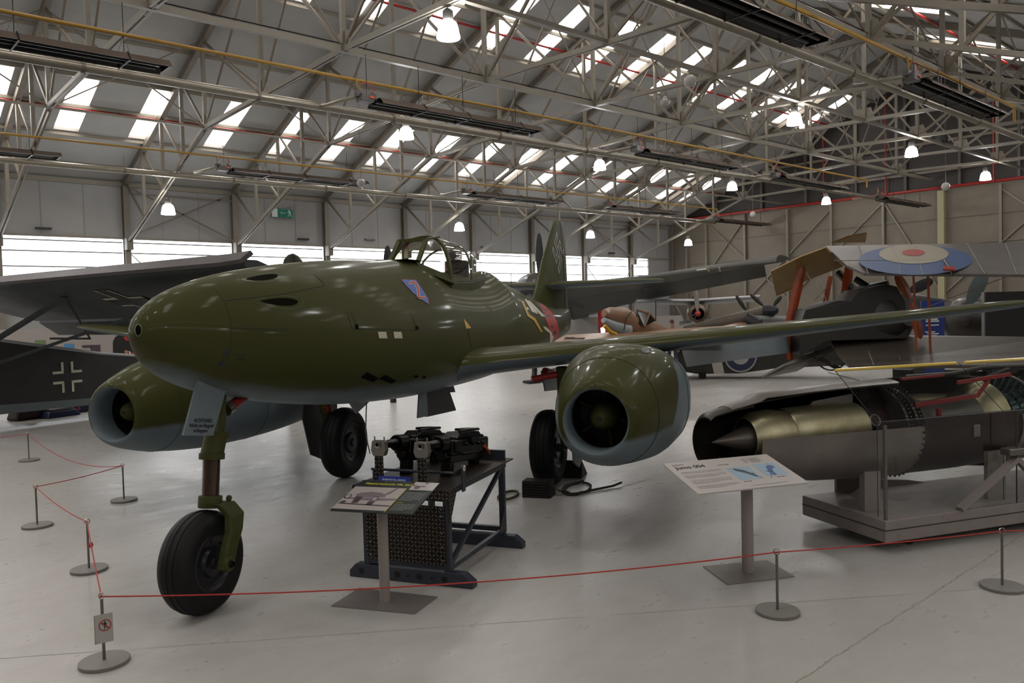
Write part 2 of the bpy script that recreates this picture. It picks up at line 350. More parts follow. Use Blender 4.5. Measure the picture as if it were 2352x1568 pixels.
# ------------------------------------------------------------------ trusses
def node(y): 
    return zroof(y)-.12
BOT = {29.3: None, 27.35: None, 25.5: None, 23.65: 7.55, 19.85: 7.7, 15.75: 7.78, 11.65: 7.7, 7.85: 7.55, 6.0: None, 4.15: None, 2.2: None}
def zbot(y):
    if y > 23.65: return 7.55-(y-23.65)*(7.55-4.75)/(31.3-23.65)
    if y < 7.85: return 7.55-(7.85-y)*(7.55-4.75)/(31.3-23.65)
    return 7.55+.23*(1-abs(y-15.75)/7.9)
ys = sorted(BOT)
def make_truss():
    t = thing('roof_truss', 'x', 'truss', (0, 0, 0), 0, 'cream lattice roof trusses')
    mb = MB()
    mb.bar((0, YL-.2, zroof(YL)-.12), (0, RIDGE, ZR-.14), .16, .2); mb.bar((0, RIDGE, ZR-.14), (0, .1, 6.95), .16, .2); mb.build('top_chord', M_steel2, t)
    mb = MB(); pts = [31.3]+[23.65, 15.75, 7.85]+[.2]
    for a, b_ in zip(pts, pts[1:]): 
        for dx in (-.05, .05): mb.bar((dx, a, zbot(a)), (dx, b_, zbot(b_)), .05, .1)
    mb.build('bottom_chord', M_steel, t)
    for y in ys: MB().bar((0, y, zbot(y)), (0, y, node(y)), .1).build('post', M_steel, t)
    def dg_(ya, za, yb, zb_, w1=.055, w2=.08): MB().bar((0, ya, za), (0, yb, zb_), w1, w2).build('diagonal_brace', M_steel2, t)
    prev = 31.3
    for y in [y for y in ys if y >= 15.75][::-1]: dg_(prev, node(prev), y, zbot(y)); prev = y
    prev = .2
    for y in [q for q in ys if q <= 15.75]: dg_(prev, node(prev), y, zbot(y)); prev = y
    for p_, q_ in ((19.85, 15.75), (11.65, 15.75), (23.65, 19.85), (7.85, 11.65)): dg_(p_, zbot(p_), q_, node(q_), .05, .05)
    for y in (23.65, 19.85, 15.75, 11.65, 7.85):
        q = MB(); z = zbot(y)
        q.prism([(-.012, y-.36, z-.06), (-.012, y+.36, z-.06), (-.012, y+.2, z+.38), (-.012, y-.2, z+.38)], (.024, 0, 0)); q.build('gusset_plate', M_steel, t)
    for y in (31.2,):
        q = MB(); q.box((0, y-.05, 4.75), (.22, .3, .42)); q.build('wall_bracket', M_steel2, t)
    return t
tr0 = make_truss()
ordn = ['ahead of the leftmost window column', 'second', 'third', 'fourth', 'fifth', 'sixth', 'seventh', 'eighth', 'ninth', 'farthest, next to the dark gable']
for i, x in enumerate(TX):
    lb = 'cream lattice roof truss, nearest the camera' if i == 0 else ('cream lattice roof truss next to the dark gable, farthest away' if i == 9 else 'cream lattice roof truss, %s in line counted from the camera' % ordn[i])
    if i == 0: tr0.location = (x, 0, 0); tr0['label'] = lb
    else: dup(tr0, (x, 0, 0), label=lb)
# longitudinal members tying the trusses
for y, h, lb in ((15.75, .13, 'central white tie beam running down the middle of the hall under the trusses'), (11.65, .09, 'cream tie beam under the trusses, right of the central one'), (19.85, .06, 'thin cream tie beam under the trusses, left of the central one'), (7.85, .12, 'cream tie beam at top right of the hall'), (23.65, .06, 'thin cream tie beam nearest the window wall')):
    mb = MB(); mb.bar((X0+14+5, y, zbot(y)), (X1-.2, y, zbot(y)), .12 if h > .08 else .06, h); o = tag(mb.build('tie_beam', M_steel), lb, 'beam')
    if h > .1:
        cb = MB(); cb.tube([(X0+14+5, y, zbot(y)+.12), (X1-.4, y, zbot(y)+.12)], .014, 5); cb.build('cable', M_black, o)
# inclined wind braces between trusses
for ya, w_ in ((23.65, 'nearest the window wall'), (15.75, 'under the ridge'), (7.85, 'on the right hand side')):
    sw = thing('sway_bracing', 'row of thin crossed sway rods between the roof trusses, %s' % w_, 'bracing', (0, ya, 0))
    for x in TX[:-1]:
        MB().bar((x, 0, zbot(ya)), (x+4.06, 0, node(ya)), .035).build('rod', M_steel2, sw); MB().bar((x+4.06, 0, zbot(ya)), (x, 0, node(ya)), .035).build('rod', M_steel2, sw)
# knee braces in the wall bays with X bracing
for k, s in ((1, 'left of the exit sign'), (7, 'at the far end near the corner')):
    q = MB(); x = 5.3+4.06*k; q.bar((x, YL-.2, 5.0), (x+4.06, YL-.2, 6.9), .05); q.bar((x, YL-.2, 6.9), (x+4.06, YL-.2, 5.0), .05); q.bar((x, YL-.2, 6.6), (x+4.06, YL-.2, 6.6), .05)
    q.bar((x, YL-.2, 4.5), (x+1, YL-.2, 3.5), .03); q.bar((x+4.06, YL-.2, 4.5), (x+3.4, YL-.2, 3.5), .03)
    tag(q.build('cross_brace', M_steel2), 'cream cross bracing of a wall bay %s' % s, 'brace')

# ------------------------------------------------------------------ hanging lamps
M_lampglow = mat('lit_lamp_diffuser', 'ffffff', .4, emit=LAMP)
M_housing = mat('lamp_housing', '3a3835', .4)
def make_lamp():
    t = thing('pendant_lamp', 'x', 'lamp', (0, 0, 0), 0, 'lit bell shaped hall lamps')
    MB().lathe([(.215, 0), (.215, .04), (.2, .1), (.185, .2), (.15, .29), (.08, .34), (.0, .345)], n=20).lathe([(0, .01), (.21, 0)], n=20).build('diffuser', M_lampglow, t)
    MB().lathe([(0, .33), (.09, .33), (.1, .36), (.1, .5), (.05, .54), (0, .54)], n=16).build('housing', M_housing, t)
    MB().tube([(0, 0, .54), (0, 0, .78)], .01, 6).build('hanger', M_steel2, t)
    return t
lp = [((9.36, 12.0, 7.02), 'large lit lamp at top, nearest the camera'), ((21.54, 11.8, 7.02), 'lit lamp right of the last upper roof lights'), ((29.66, 11.85, 7.0), 'lit lamp in front of the dark gable, left of the two highest'), ((37.78, 12.1, 6.93), 'lit lamp in front of the dark gable, farthest right'),
      ((13.42, 19.3, 6.95), 'lit lamp hanging below the nearest full heater'), ((21.54, 19.2, 6.84), 'lit lamp among the lower roof lights, centre of picture'), ((29.66, 19.1, 6.76), 'lit lamp below the lower roof lights, above the tan fighter'), ((37.78, 19.1, 6.73), 'small lit lamp before the gable, above the biplane'),
      ((9.36, 27.0, 5.38), 'lit lamp left of the green exit sign'), ((21.54, 27.25, 5.44), 'lit lamp above the cockpit canopy'), ((29.66, 27.15, 5.46), 'lit lamp right of the green tail fin'), ((37.78, 27.2, 5.37), 'smallest lit lamp near the hall corner')]
lp += [((x, -8, 7.02), 'lit hall lamp in the second span, outside the photo, %s' % w_) for x, w_ in ((-2.8, 'nearest the entrance'), (5.3, 'beside the camera aisle'), (17.5, 'middle'), (29.7, 'far end'))]+[((x, 4.3, 7.02), 'lit hall lamp above the aisle outside the photo, near %s' % w_) for x, w_ in ((1.24, 'the entrance side'), (13.42, 'the biplane'), (25.6, 'the dark panel'))]+[((-2.82, 12.0, 7.02), 'lit hall lamp behind the camera position, middle row'), ((1.24, 19.3, 6.95), 'lit hall lamp left of the photo, middle row'), ((1.24, 27.0, 5.38), 'lit hall lamp left of the photo, beside the windows')]  # unseen lamps continuing the grid, added to brighten the near floor
l0 = make_lamp()
for i, (p, lb) in enumerate(lp):
    if i == 0: l0.location = p; l0['label'] = lb
    else: dup(l0, p, label=lb)

# ------------------------------------------------------------------ tube heaters
M_hbrown = mat('heater_reflector_brown', '5c5048', .35, metal=.3)
M_hdark = mat('heater_inside_black', '0b0a0a', .3, metal=.3)
def make_heater():      # local: x along, origin at left end centre
    L_ = 5.1; t = thing('tube_heater', 'x', 'heater', (0, 0, 0), 0, 'dark gas tube heaters hung under the roof')
    mb = MB(); prof = [(-.31, -.1), (-.31, -.08), (-.2, .035), (.2, .035), (.31, -.08), (.31, -.1), (.3, -.1), (.3, -.075), (.19, .025), (-.19, .025), (-.3, -.075), (-.3, -.1)]
    mb.loft([[(x, a, b_) for a, b_ in prof] for x in (.35, L_)], smooth=False); mb.build('reflector', M_hbrown, t)
    mb = MB(); mb.box(((.35+L_)/2, 0, .012), (L_-.36, .38, .02)); mb.add([(.36, -.295, -.08), (L_-.01, -.295, -.08), (L_-.01, -.18, .02), (.36, -.18, .02)], [(0, 1, 2, 3)]); mb.add([(.36, .295, -.08), (L_-.01, .295, -.08), (L_-.01, .18, .02), (.36, .18, .02)], [(0, 1, 2, 3)])
    for y in (-.1, .1): mb.tube([(.3, y, -.04), (L_-.15, y, -.04)], .04, 10)
    mb.box((L_-.01, 0, -.03), (.02, .42, .1)); mb.build('burner_tube', M_hdark, t)
    for x in (1.5, 2.75, 4.4):
        mb = MB(); mb.bar((x, -.32, -.11), (x, -.2, .05), .03, .02); mb.bar((x, .32, -.11), (x, .2, .05), .03, .02); mb.bar((x, -.2, .05), (x, .2, .05), .03, .02); mb.bar((x, -.32, -.11), (x, .32, -.11), .03, .015)
        mb.build('bracket', M_black, t)
    mb = MB(); mb.box((.12, .02, .02), (.3, .26, .16)); mb.box((-.02, .05, .1), (.14, .12, .12)); mb.box((.3, 0, .07), (.08, .16, .14)); mb.build('burner_box', mat('burner_box_grey', '45413f', .4), t, bevel=.012)
    MB().box((.2, -.125, .03), (.12, .012, .04)).build('warning_sticker', mat('orange_sticker', 'b5401f', .5), t)
    MB().tube([(.22, -.02, .1), (.3, -.05, .22), (.22, -.05, .33), (.08, 0, .34), (.02, 0, .3)], .014, 6).build('gas_hose', M_red, t)
    MB().tube([(.0, 0, .3), (-.05, 0, .18), (-.1, 0, .4)], .014, 6).build('gas_branch', M_yel, t)
    MB().tube([(-.02, .1, .05), (-.2, .35, .02), (-.35, .8, -.02), (-.38, 1.0, 0)], .04, 8).build('flue_elbow', M_galv, t)
    for x in (.15, 1.5, 2.75, 4.4): mb = MB(); mb.tube([(x, 0, .08), (x, 0, .95)], .008, 5); mb.tube([(x-.1, 0, .08), (x, 0, .4), (x+.1, 0, .08)], .005, 4); mb.build('hanger', M_black, t)
    return t
hp = [((.15, 14.95, 6.5), 'dark tube heater at far left of the middle row, nearest the camera'), ((9.2, 14.85, 6.5), 'dark tube heater in the middle row, above the cockpit'), ((18.35, 15.0, 6.5), 'dark tube heater, third of the middle row from the left'), ((26.25, 15.2, 6.5), 'small dark tube heater, fourth of the middle row'),
      ((.6, 24.6, 6.5), 'dark tube heater cut by the left edge of the photo, lower row'), ((9.95, 24.2, 6.5), 'dark tube heater in the row beside the window wall, above the exit sign'), ((19.3, 24.05, 6.5), 'dark tube heater above the canopy, row beside the window wall'), ((27.2, 23.9, 6.5), 'dark tube heater right of the canopy, row beside the window wall'),
      ((8.4, 6.95, 6.5), 'large dark tube heater cut by the top edge of the photo'), ((17.35, 6.95, 6.5), 'dark tube heater at upper right beside the yellow pipe'), ((35.8, 15.7, 6.5), 'dark tube heater before the cream wall, below the gable'), ((36.6, 24.6, 6.5), 'smallest dark tube heater near the hall corner')]
h0 = make_heater()
for i, (p, lb) in enumerate(hp):
    if i == 0: h0.location = p; h0['label'] = lb
    else: dup(h0, p, label=lb)
for i in (10, 11): pass

# small ceiling things
def speaker(p, r, lb):
    t = thing('globe_speaker', lb, 'speaker', p); MB().lathe([(0, -r), (r*.5, -r*.87), (r*.87, -r*.5), (r, 0), (r*.87, r*.5), (r*.5, r*.87), (0, r)], n=20).build('shell', mat('pale_plastic', '9b9995', .4), t)
    MB().tube([(0, 0, r), (0, 0, zroof(p[1])-p[2])], .006, 5).build('hanger', M_steel2, t); return t
speaker(at(1585, 186, 19), .14, 'white globe speaker hanging among the upper roof lights')
speaker(at(829, 420, 22), .11, 'white globe speaker at the end of the heater above the exit sign')
speaker(at(2172, 428, 38), .17, 'white globe speaker in front of the red main at right')
speaker(at(1729, 492, 38), .13, 'white globe speaker below the small heater near the corner')
t = thing('camera_dome', 'grey dome camera hanging beneath the upper roof lights', 'camera', at(1528, 240, 21))
MB().lathe([(0, -.02), (.1, 0), (.13, .08), (.06, .12), (.05, .2), (0, .22)], n=16).build('dome', mat('pale_plastic', '9b9995', .4), t); MB().tube([(0, 0, .2), (0, 0, zroof(t.location.y)-t.location.z)], .01, 5).build('hanger', M_steel2, t)
t = thing('floodlight', 'small black floodlight on a cable before the gable', 'floodlight', at(2163, 318, 34)); MB().box((0, 0, 0), (.25, .35, .3)).build('body', M_black, t, bevel=.03); MB().tube([(0, 0, .15), (0, 0, zroof(t.location.y)-t.location.z)], .012, 5).build('hanger', M_black, t)
# exit sign on the left wall
t = thing('exit_sign', 'green exit sign with running figure on the wall above the windows', 'sign', (14.98, YL-.13, 6.1))
M_green = mat('sign_green', '0a6e60', .4); M_signw = mat('sign_white', 'c9d2cf', .4)
MB().box((.5, 0, .16), (.95, .03, .36)).build('panel', M_green, t)
mb = MB(); mb.box((.16, -.02, .16), (.24, .012, .34)); mb.build('white_field', M_signw, t)
mb = MB(); mb.box((.53, -.02, .17), (.22, .012, .02)); mb.prism([(.42, -.026, .17), (.47, -.026, .22), (.47, -.026, .12)], (0, .012, 0)); mb.build('arrow', M_signw, t)
mb = MB(); mb.lathe([(0, -.01), (.03, -.01), (.03, .01), (0, .01)], (.8, -.022, .28), (0, 1, 0), 12); mb.bar((.79, -.022, .25), (.84, -.022, .14), .045); mb.bar((.84, -.022, .14), (.9, -.022, .03), .025); mb.bar((.83, -.022, .14), (.76, -.022, .1), .025); mb.bar((.76, -.022, .1), (.74, -.022, .02), .02); mb.bar((.79, -.022, .24), (.72, -.022, .19), .02); mb.bar((.8, -.022, .24), (.88, -.022, .21), .02); mb.build('running_figure', M_signw, t)
MB().tube([(.1, 0, .34), (.1, .12, .5)], .006, 5).tube([(.9, 0, .34), (.9, .12, .5)], .006, 5).build('hanger', M_black, t)
for i, (x, y) in enumerate(((100, 524), (697, 549), (850, 550), (1115, 567), (1405, 581))):
    p = Yp(x, y, YL-.1); mb = MB(); mb.box(p, (.5, .08, .07)); tag(mb.build('window_opener', M_black), 'small dark opener above the window band, number %s from left' % ['one', 'two', 'three', 'four', 'five'][i], 'opener', 'window openers')
# ================================================================== THE GREEN TWIN JET
AX, AY, APSI = 1.536, 5.057, .5418
JET = thing('jet_fighter', 'olive green twin engine jet fighter with grey belly filling the middle of the hall', 'aircraft', (AX, AY, 0), APSI)
JM = Matrix.Translation((AX, AY, 0)) @ Matrix.Rotation(APSI, 4, 'Z'); JI = JM.inverted()
def craft(x, y, axis, v):         # point of the aircraft's own plane x|y|z = v seen at pixel x, y
    o = JI @ EYE; d = (JI.to_3x3() @ ray(x, y)); return o + d*((v-o[axis])/d[axis])
def interp(tab, x):
    if x <= tab[0][0]: return tab[0][1:]
    for a, b in zip(tab, tab[1:]):
        if x <= b[0]:
            t = (x-a[0])/(b[0]-a[0]); return tuple(p+(q-p)*t for p, q in zip(a[1:], b[1:]))
    return tab[-1][1:]
def smooth_tab(tab, n=4):          # Catmull-Rom refinement of a station table
    out = []
    for i in range(len(tab)-1):
        p = [tab[max(0, i-1)], tab[i], tab[i+1], tab[min(len(tab)-1, i+2)]]
        for k in range(n):
            t = k/n; x = p[1][0]+(p[2][0]-p[1][0])*t; row = [x]
            for c in range(1, len(tab[0])):
                m1 = (p[2][c]-p[0][c])/max(1e-6, p[2][0]-p[0][0])*(p[2][0]-p[1][0]); m2 = (p[3][c]-p[1][c])/max(1e-6, p[3][0]-p[1][0])*(p[2][0]-p[1][0])
                row.append((2*t**3-3*t*t+1)*p[1][c]+(t**3-2*t*t+t)*m1+(-2*t**3+3*t*t)*p[2][c]+(t**3-t*t)*m2)
            out.append(tuple(row))
    return out+[tab[-1]]
def jet_paint(name, mode):
    M = bpy.data.materials.new(name); M.use_nodes = True; N = M.node_tree.nodes; L = M.node_tree.links; b = N['Principled BSDF']
    tc = N.new('ShaderNodeTexCoord'); sp = N.new('ShaderNodeSeparateXYZ'); L.new(tc.outputs['Object'], sp.inputs[0])
    def mth(op, a, c=None, d=None):
        n = N.new('ShaderNodeMath'); n.operation = op
        for i, v in enumerate((a, c, d)):
            if v is None: continue
            if isinstance(v, (int, float)): n.inputs[i].default_value = v
            else: L.new(v, n.inputs[i])
        return n.outputs[0]
    nz = N.new('ShaderNodeTexNoise'); nz.inputs['Scale'].default_value = 2.2; nz.inputs['Detail'].default_value = 3; L.new(tc.outputs['Object'], nz.inputs[0])
    wob = mth('MULTIPLY', mth('SUBTRACT', nz.outputs[0], .5), .07)
    if mode == 'fuselage':
        zb = mth('ADD', mth('MULTIPLY', mth('EXPONENT', mth('MULTIPLY', sp.outputs[0], -1.3)), .42), 1.27); f = mth('DIVIDE', mth('SUBTRACT', mth('ADD', sp.outputs[2], wob), zb), .07)
    elif mode == 'nacelle':
        zb = mth('ADD', mth('MULTIPLY', mth('SMOOTH_MIN', mth('MAXIMUM', mth('MULTIPLY', mth('SUBTRACT', sp.outputs[0], 3.05), 2.4), 0), 1, .2), .5), .9); f = mth('DIVIDE', mth('SUBTRACT', mth('ADD', sp.outputs[2], wob), zb), .05)
    else:
        g = N.new('ShaderNodeNewGeometry'); s2 = N.new('ShaderNodeSeparateXYZ'); vt = N.new('ShaderNodeVectorTransform'); vt.vector_type = 'NORMAL'; vt.convert_from = 'WORLD'; vt.convert_to = 'OBJECT'
        L.new(g.outputs['Normal'], vt.inputs[0]); L.new(vt.outputs[0], s2.inputs[0]); f = mth('DIVIDE', mth('ADD', s2.outputs[2], .12), .12)
    cl_ = N.new('ShaderNodeClamp'); L.new(f, cl_.inputs[0])
    n3 = N.new('ShaderNodeTexNoise'); n3.inputs['Scale'].default_value = 1.3; n3.inputs['Detail'].default_value = 8; n3.inputs['Roughness'].default_value = .65; L.new(tc.outputs['Object'], n3.inputs[0])
    gm = N.new('ShaderNodeMix'); gm.data_type = 'RGBA'; gm.inputs[6].default_value = lin('424325'); gm.inputs[7].default_value = lin('3c3e21'); L.new(n3.outputs[0], gm.inputs[0])
    mx = N.new('ShaderNodeMix'); mx.data_type = 'RGBA'; mx.inputs[6].default_value = lin('677379'); L.new(gm.outputs[2], mx.inputs[7]); L.new(cl_.outputs[0], mx.inputs[0]); L.new(mx.outputs[2], b.inputs['Base Color'])
    r = N.new('ShaderNodeMapRange'); r.inputs[3].default_value = .42; r.inputs[4].default_value = .6; L.new(n3.outputs[0], r.inputs[0]); L.new(r.outputs[0], b.inputs['Roughness'])
    b.inputs['Specular IOR Level'].default_value = .05; b.inputs['Coat Weight'].default_value = .1; b.inputs['Coat Roughness'].default_value = .1
    n4 = N.new('ShaderNodeTexNoise'); n4.inputs['Scale'].default_value = 1.8; n4.inputs['Detail'].default_value = 3; L.new(tc.outputs['Object'], n4.inputs[0])
    bp = N.new('ShaderNodeBump'); bp.inputs['Strength'].default_value = .1; bp.inputs['Distance'].default_value = .02; L.new(n4.outputs[0], bp.inputs['Height']); L.new(bp.outputs[0], b.inputs['Normal'])
    return M
P_fus = jet_paint('olive_over_grey_fuselage', 'fuselage'); P_nac = jet_paint('olive_over_grey_nacelle', 'nacelle'); P_wing = jet_paint('olive_over_grey_wing', 'wing')
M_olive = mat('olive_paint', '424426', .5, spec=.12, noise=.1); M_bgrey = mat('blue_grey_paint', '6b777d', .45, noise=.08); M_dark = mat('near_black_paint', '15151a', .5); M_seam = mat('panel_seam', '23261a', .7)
M_tyre = mat('black_tyre_rubber', '0c0b0d', .6, spec=.3, noise=.3, nscale=12); M_hub = mat('dark_wheel_hub', '1d1c21', .4, metal=.3)
# fuselage
FT = smooth_tab([(-.012, 1.87, 1.862, .003, 0), (.012, 1.925, 1.81, .06, 0), (.06, 1.99, 1.745, .11, 0), (.15, 2.055, 1.65, .17, .02), (.3, 2.125, 1.56, .24, .04), (.6, 2.21, 1.455, .34, .08), (1.0, 2.285, 1.365, .43, .12), (1.6, 2.36, 1.26, .52, .16), (2.3, 2.42, 1.175, .585, .2), (3.1, 2.46, 1.12, .62, .24), (3.5, 2.49, 1.105, .63, .27), (3.8, 2.5, 1.1, .63, .28), (4.2, 2.45, 1.1, .63, .28), (4.8, 2.41, 1.1, .63, .28), (5.5, 2.41, 1.11, .62, .28), (6.0, 2.46, 1.14, .6, .28), (6.25, 2.48, 1.15, .59, .28), (6.6, 2.39, 1.17, .57, .26), (7.2, 2.3, 1.22, .54, .22), (8.2, 2.16, 1.3, .46, .16), (9, 2.07, 1.36, .385, .1), (9.6, 2.02, 1.4, .32, .06), (10.3, 2.0, 1.45, .21, .02), (10.9, 1.99, 1.5, .12, 0), (11.2, 1.97, 1.54, .07, 0), (11.32, 1.93, 1.58, .02, 0)])
def fus_ring(row, n=48):
    x, zt, zb, W, k = row; R = []; nm = 1+k*k*.5
    for i in range(n):
        t = 2*PI*i/n; c = math.cos(t); c2 = c if c > 0 else -abs(c)**.72
        zc = zt-(zt-zb)*.52; z = zc+c2*((zt-zc) if c2 > 0 else (zc-zb))
        R.append((x, W*math.sin(t)*(1-k*c)/nm, z))
    return R
mb = MB(tri=True); mb.loft([fus_ring(r) for r in FT]); FUS = mb.build('fuselage', P_fus, JET)
def bvh(o): me = o.data; return BVHTree.FromPolygons([tuple(v.co) for v in me.vertices], [tuple(p.vertices) for p in me.polygons])
# wings
def foil(xle, c, y, z, th=.11, inc=.03, n=15, cam=.01):
    up = []; lo = []
    for i in range(n+1):
        u = (1-math.cos(PI*i/n))/2; t = 5*th*(.2969*math.sqrt(u)-.126*u-.3516*u*u+.2843*u**3-.1036*u**4)*c; k = cam*4*u*(1-u)*c
        up.append((xle+u*c, y, z+k+t-inc*u*c)); lo.append((xle+u*c, y, z+k-t-inc*u*c))
    return up+lo[::-1][1:-1]
def wing(s):
    secs = [(0, 3.6, 2.6, .13), (.45, 3.6, 2.62, .15), (.6, 3.74, 2.5, .13), (.68, 3.83, 2.42, .122), (1.0, 3.94, 2.33, .118), (2.0, 4.265, 2.05, .112), (3.2, 4.664, 1.75, .108), (4.6, 5.13, 1.4, .1), (5.9, 5.56, 1.08, .095), (6.15, 5.66, .96, .09), (6.3, 5.77, .72, .08), (6.37, 5.95, .36, .06)]
    mb = MB(tri=True); rr = [foil(x, c, s*y, 1.343+.086*y, t) for y, x, c, t in secs]; mb.loft(rr)
    return mb.build('wing', P_wing, JET)
WP = wing(-1); WS = wing(1); WP['label'] = 'near wing with lowered flap'; WS['label'] = 'far wing beyond the nose'
# nacelles
NT = smooth_tab([(2.205, .262, .262, .262), (2.215, .285, .285, .285), (2.25, .31, .315, .31), (2.36, .35, .37, .35), (2.6, .42, .46, .41), (2.95, .49, .545, .455), (3.4, .55, .575, .48), (4.3, .55, .5, .47), (5.1, .45, .38, .42), (5.9, .33, .3, .32), (6.35, .25, .24, .25)], 3)
def nac_ring(row, yc, n=40, sc=1.):
    x, w, u, d = row; R = []
    for i in range(n):
        t = 2*PI*i/n; c, s_ = math.cos(t), math.sin(t); e = 1 if x < 2.5 else max(.78, 1-(x-2.5)*.3)
        R.append((x, yc+w*sc*math.copysign(abs(s_)**e, s_), 1.07-.02*(x-2.2)+(u if c > 0 else d)*sc*math.copysign(abs(c)**e, c)))
    return R
NAC = {}
for s in (-1, 1):
    yc = 2.31*s
    mb = MB(tri=True); mb.loft([nac_ring(r, yc) for r in NT], cap=False); nb = mb.build('engine_nacelle', P_nac, JET); nb['label'] = 'near engine nacelle' if s < 0 else 'far engine nacelle'; NAC[s] = nb
    o = (2.205, yc, 1.07)
    MB().lathe([(.262, 0), (.245, .03), (.243, .12), (.25, .27)], o, (1, 0, 0), 40).build('intake_lip', M_bgrey, nb)
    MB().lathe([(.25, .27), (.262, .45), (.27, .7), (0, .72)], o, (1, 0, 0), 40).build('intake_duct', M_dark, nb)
    mb = MB(); mb.lathe([(.0, .16), (.012, .16), (.02, .142), (.045, .15), (.075, .19), (.1, .26), (.12, .36), (.135, .5), (.14, .7)], o, (1, 0, 0), 32); mb.build('starter_cone', M_olive, nb)
    MB().lathe([(0, .137), (.019, .137), (.019, .16)], o, (1, 0, 0), 16).build('starter_hole', M_black, nb)
    mb = MB()
    for k in range(6):
        a = PI*k/3+.4; mb.bar((2.75, yc+.13*math.cos(a), 1.07+.13*math.sin(a)), (2.75, yc+.26*math.cos(a), 1.07+.26*math.sin(a)), .02, .12, up=(1, 0, 0))
    mb.build('intake_strut', M_olive, nb)
    for xr in (2.66, 3.9):
        row = (xr,)+interp(NT, xr); R = nac_ring(row, yc, 64, 1.0015); MB().tube(R+[R[0]], .0028, 4, cap=False).build('panel_seam', M_seam, nb)
    MB().lathe([(.25, 4.14), (.235, 4.2), (.2, 4.1), (.12, 4.0), (.1, 4.5), (0, 4.7)], (2.205, yc, .99), (1, 0, 0), 32).build('exhaust_cone', M_hub, nb)
# fin, rudder, tailplane
def flat_body(name, outline, th, m, parent, ax=1, rim=.35):     # symmetric slab with thin edges
    n = len(outline); cx = sum(p[0] for p in outline)/n; cz = sum(p[1] for p in outline)/n; rings = []
    for q, t in ((1, .12), (.93, .6), (.72, .92), (.4, 1)):
        rings.append([(cx+(x-cx)*q, cz+(z-cz)*q, t*th/2) for x, z in outline])
    mb = MB()
    for s in (1, -1):
        vs = []; 
        for r in rings: vs += [(a, s*h, b) if ax == 1 else (a, b, s*h) for a, b, h in r]
        fs = [(i*n+j, i*n+(j+1) % n, (i+1)*n+(j+1) % n, (i+1)*n+j) for i in range(3) for j in range(n)]; mb.add(vs, fs, True); mb.add(vs[3*n:], [tuple(range(n))], True)
    a0 = [(a, .06*th, b) if ax == 1 else (a, b, .06*th) for a, b in outline]; a1 = [(a, -.06*th, b) if ax == 1 else (a, b, -.06*th) for a, b in outline]
    mb.add(a0+a1, [(j, (j+1) % n, (j+1) % n+n, j+n) for j in range(n)], True)
    return mb.build(name, m, parent)
def finsec(z):       # leading edge, chord, thickness of the fin at height z
    L_ = interp([(1.55, 9.0), (2.05, 8.75), (2.33, 9.06), (2.78, 9.45), (3.26, 9.95), (3.5, 10.26), (3.58, 10.42), (3.61, 10.6)], z)[0]
    T = interp([(1.55, 10.9), (1.75, 11.33), (2.45, 11.26), (3.0, 11.2), (3.3, 11.12), (3.5, 10.98), (3.58, 10.85), (3.61, 10.7)], z)[0]
    return L_, T-L_
def finrings(x0f, x1f):
    R = []
    for z in (1.55, 1.75, 2.05, 2.33, 2.55, 2.78, 3.0, 3.26, 3.4, 3.5, 3.56, 3.6):
        l, c = finsec(z); f = foil(l, c, 0, 0, .1, 0, 12, 0); R.append([(p[0], p[2], z) for p in f])
    return R
mb = MB(tri=True); mb.loft(finrings(0, 1)); FIN = mb.build('tail_fin', M_olive, JET)
mb = MB(); mb.tube([(10.72, -.075, 1.8), (10.72, -.07, 2.6), (10.68, -.055, 3.3), (10.66, -.03, 3.58)], .005, 4); mb.tube([(10.72, -.075, 3.0), (11.1, -.03, 3.0)], .004, 4); mb.build('rudder_gap', M_seam, FIN)
for s in (-1, 1):
    mb = MB(); mb.loft([foil(9.25+.38*y, 1.65-.45*y, s*y, 2.37+.02*y, .09, 0, 10, 0) for y in (0, .3, 1, 1.6, 1.85)]+[foil(10.02, .6, s*1.97, 2.405, .07, 0, 10, 0)]); tp = mb.build('tailplane', P_wing, JET)
# canopy
M_perspex = glass('canopy_perspex', 'eceeea', .16); M_perspex2 = glass('armoured_windscreen', 'd6d7c2', .2)
def can_arch(x, zt, zb, w, n=14, p=.8): return [(x, -w*math.cos(PI*i/n)*1.0, zb+(zt-zb)*math.sin(PI*i/n)**p) for i in range(n+1)]
def ribbon(mb, pts, wx, th):        # flat strap following a curve, wide along x
    pts = [Vector(p) for p in pts]; R = []
    for i, p in enumerate(pts):
        d = (pts[min(i+1, len(pts)-1)]-pts[max(i-1, 0)]).normalized(); xv = Vector((1, 0, 0)); xv = (xv-d*xv.dot(d)); xv = xv.normalized() if xv.length > .05 else Vector((0, 0, 1)); n = d.cross(xv)
        R.append([p+xv*wx/2+n*th/2, p-xv*wx/2+n*th/2, p-xv*wx/2-n*th/2, p+xv*wx/2-n*th/2])
    mb.loft(R, smooth=False)
CANSK = [tuple(v.co) for v in FUS.data.vertices]
A4 = [(4.45-.26*abs(math.cos(PI*i/16))**1.2, -.37*math.cos(PI*i/16), 2.27+.52*math.sin(PI*i/16)**.8) for i in range(17)]
CS_ = [(4.55, 2.792, 2.29, .36), (4.9, 2.79, 2.3, .345), (5.24, 2.76, 2.33, .315), (5.56, 2.7, 2.37, .265), (5.85, 2.62, 2.42, .2), (6.08, 2.54, 2.47, .12)]
rings = [A4]+[can_arch(x, zt, zb, w_, 16) for x, zt, zb, w_ in CS_]
CAN = MB().loft(rings, closed=False).build('canopy', M_perspex, JET)
mb = MB(); ribbon(mb, A4, .055, .03); mb.build('windscreen_arch', M_olive, CAN)
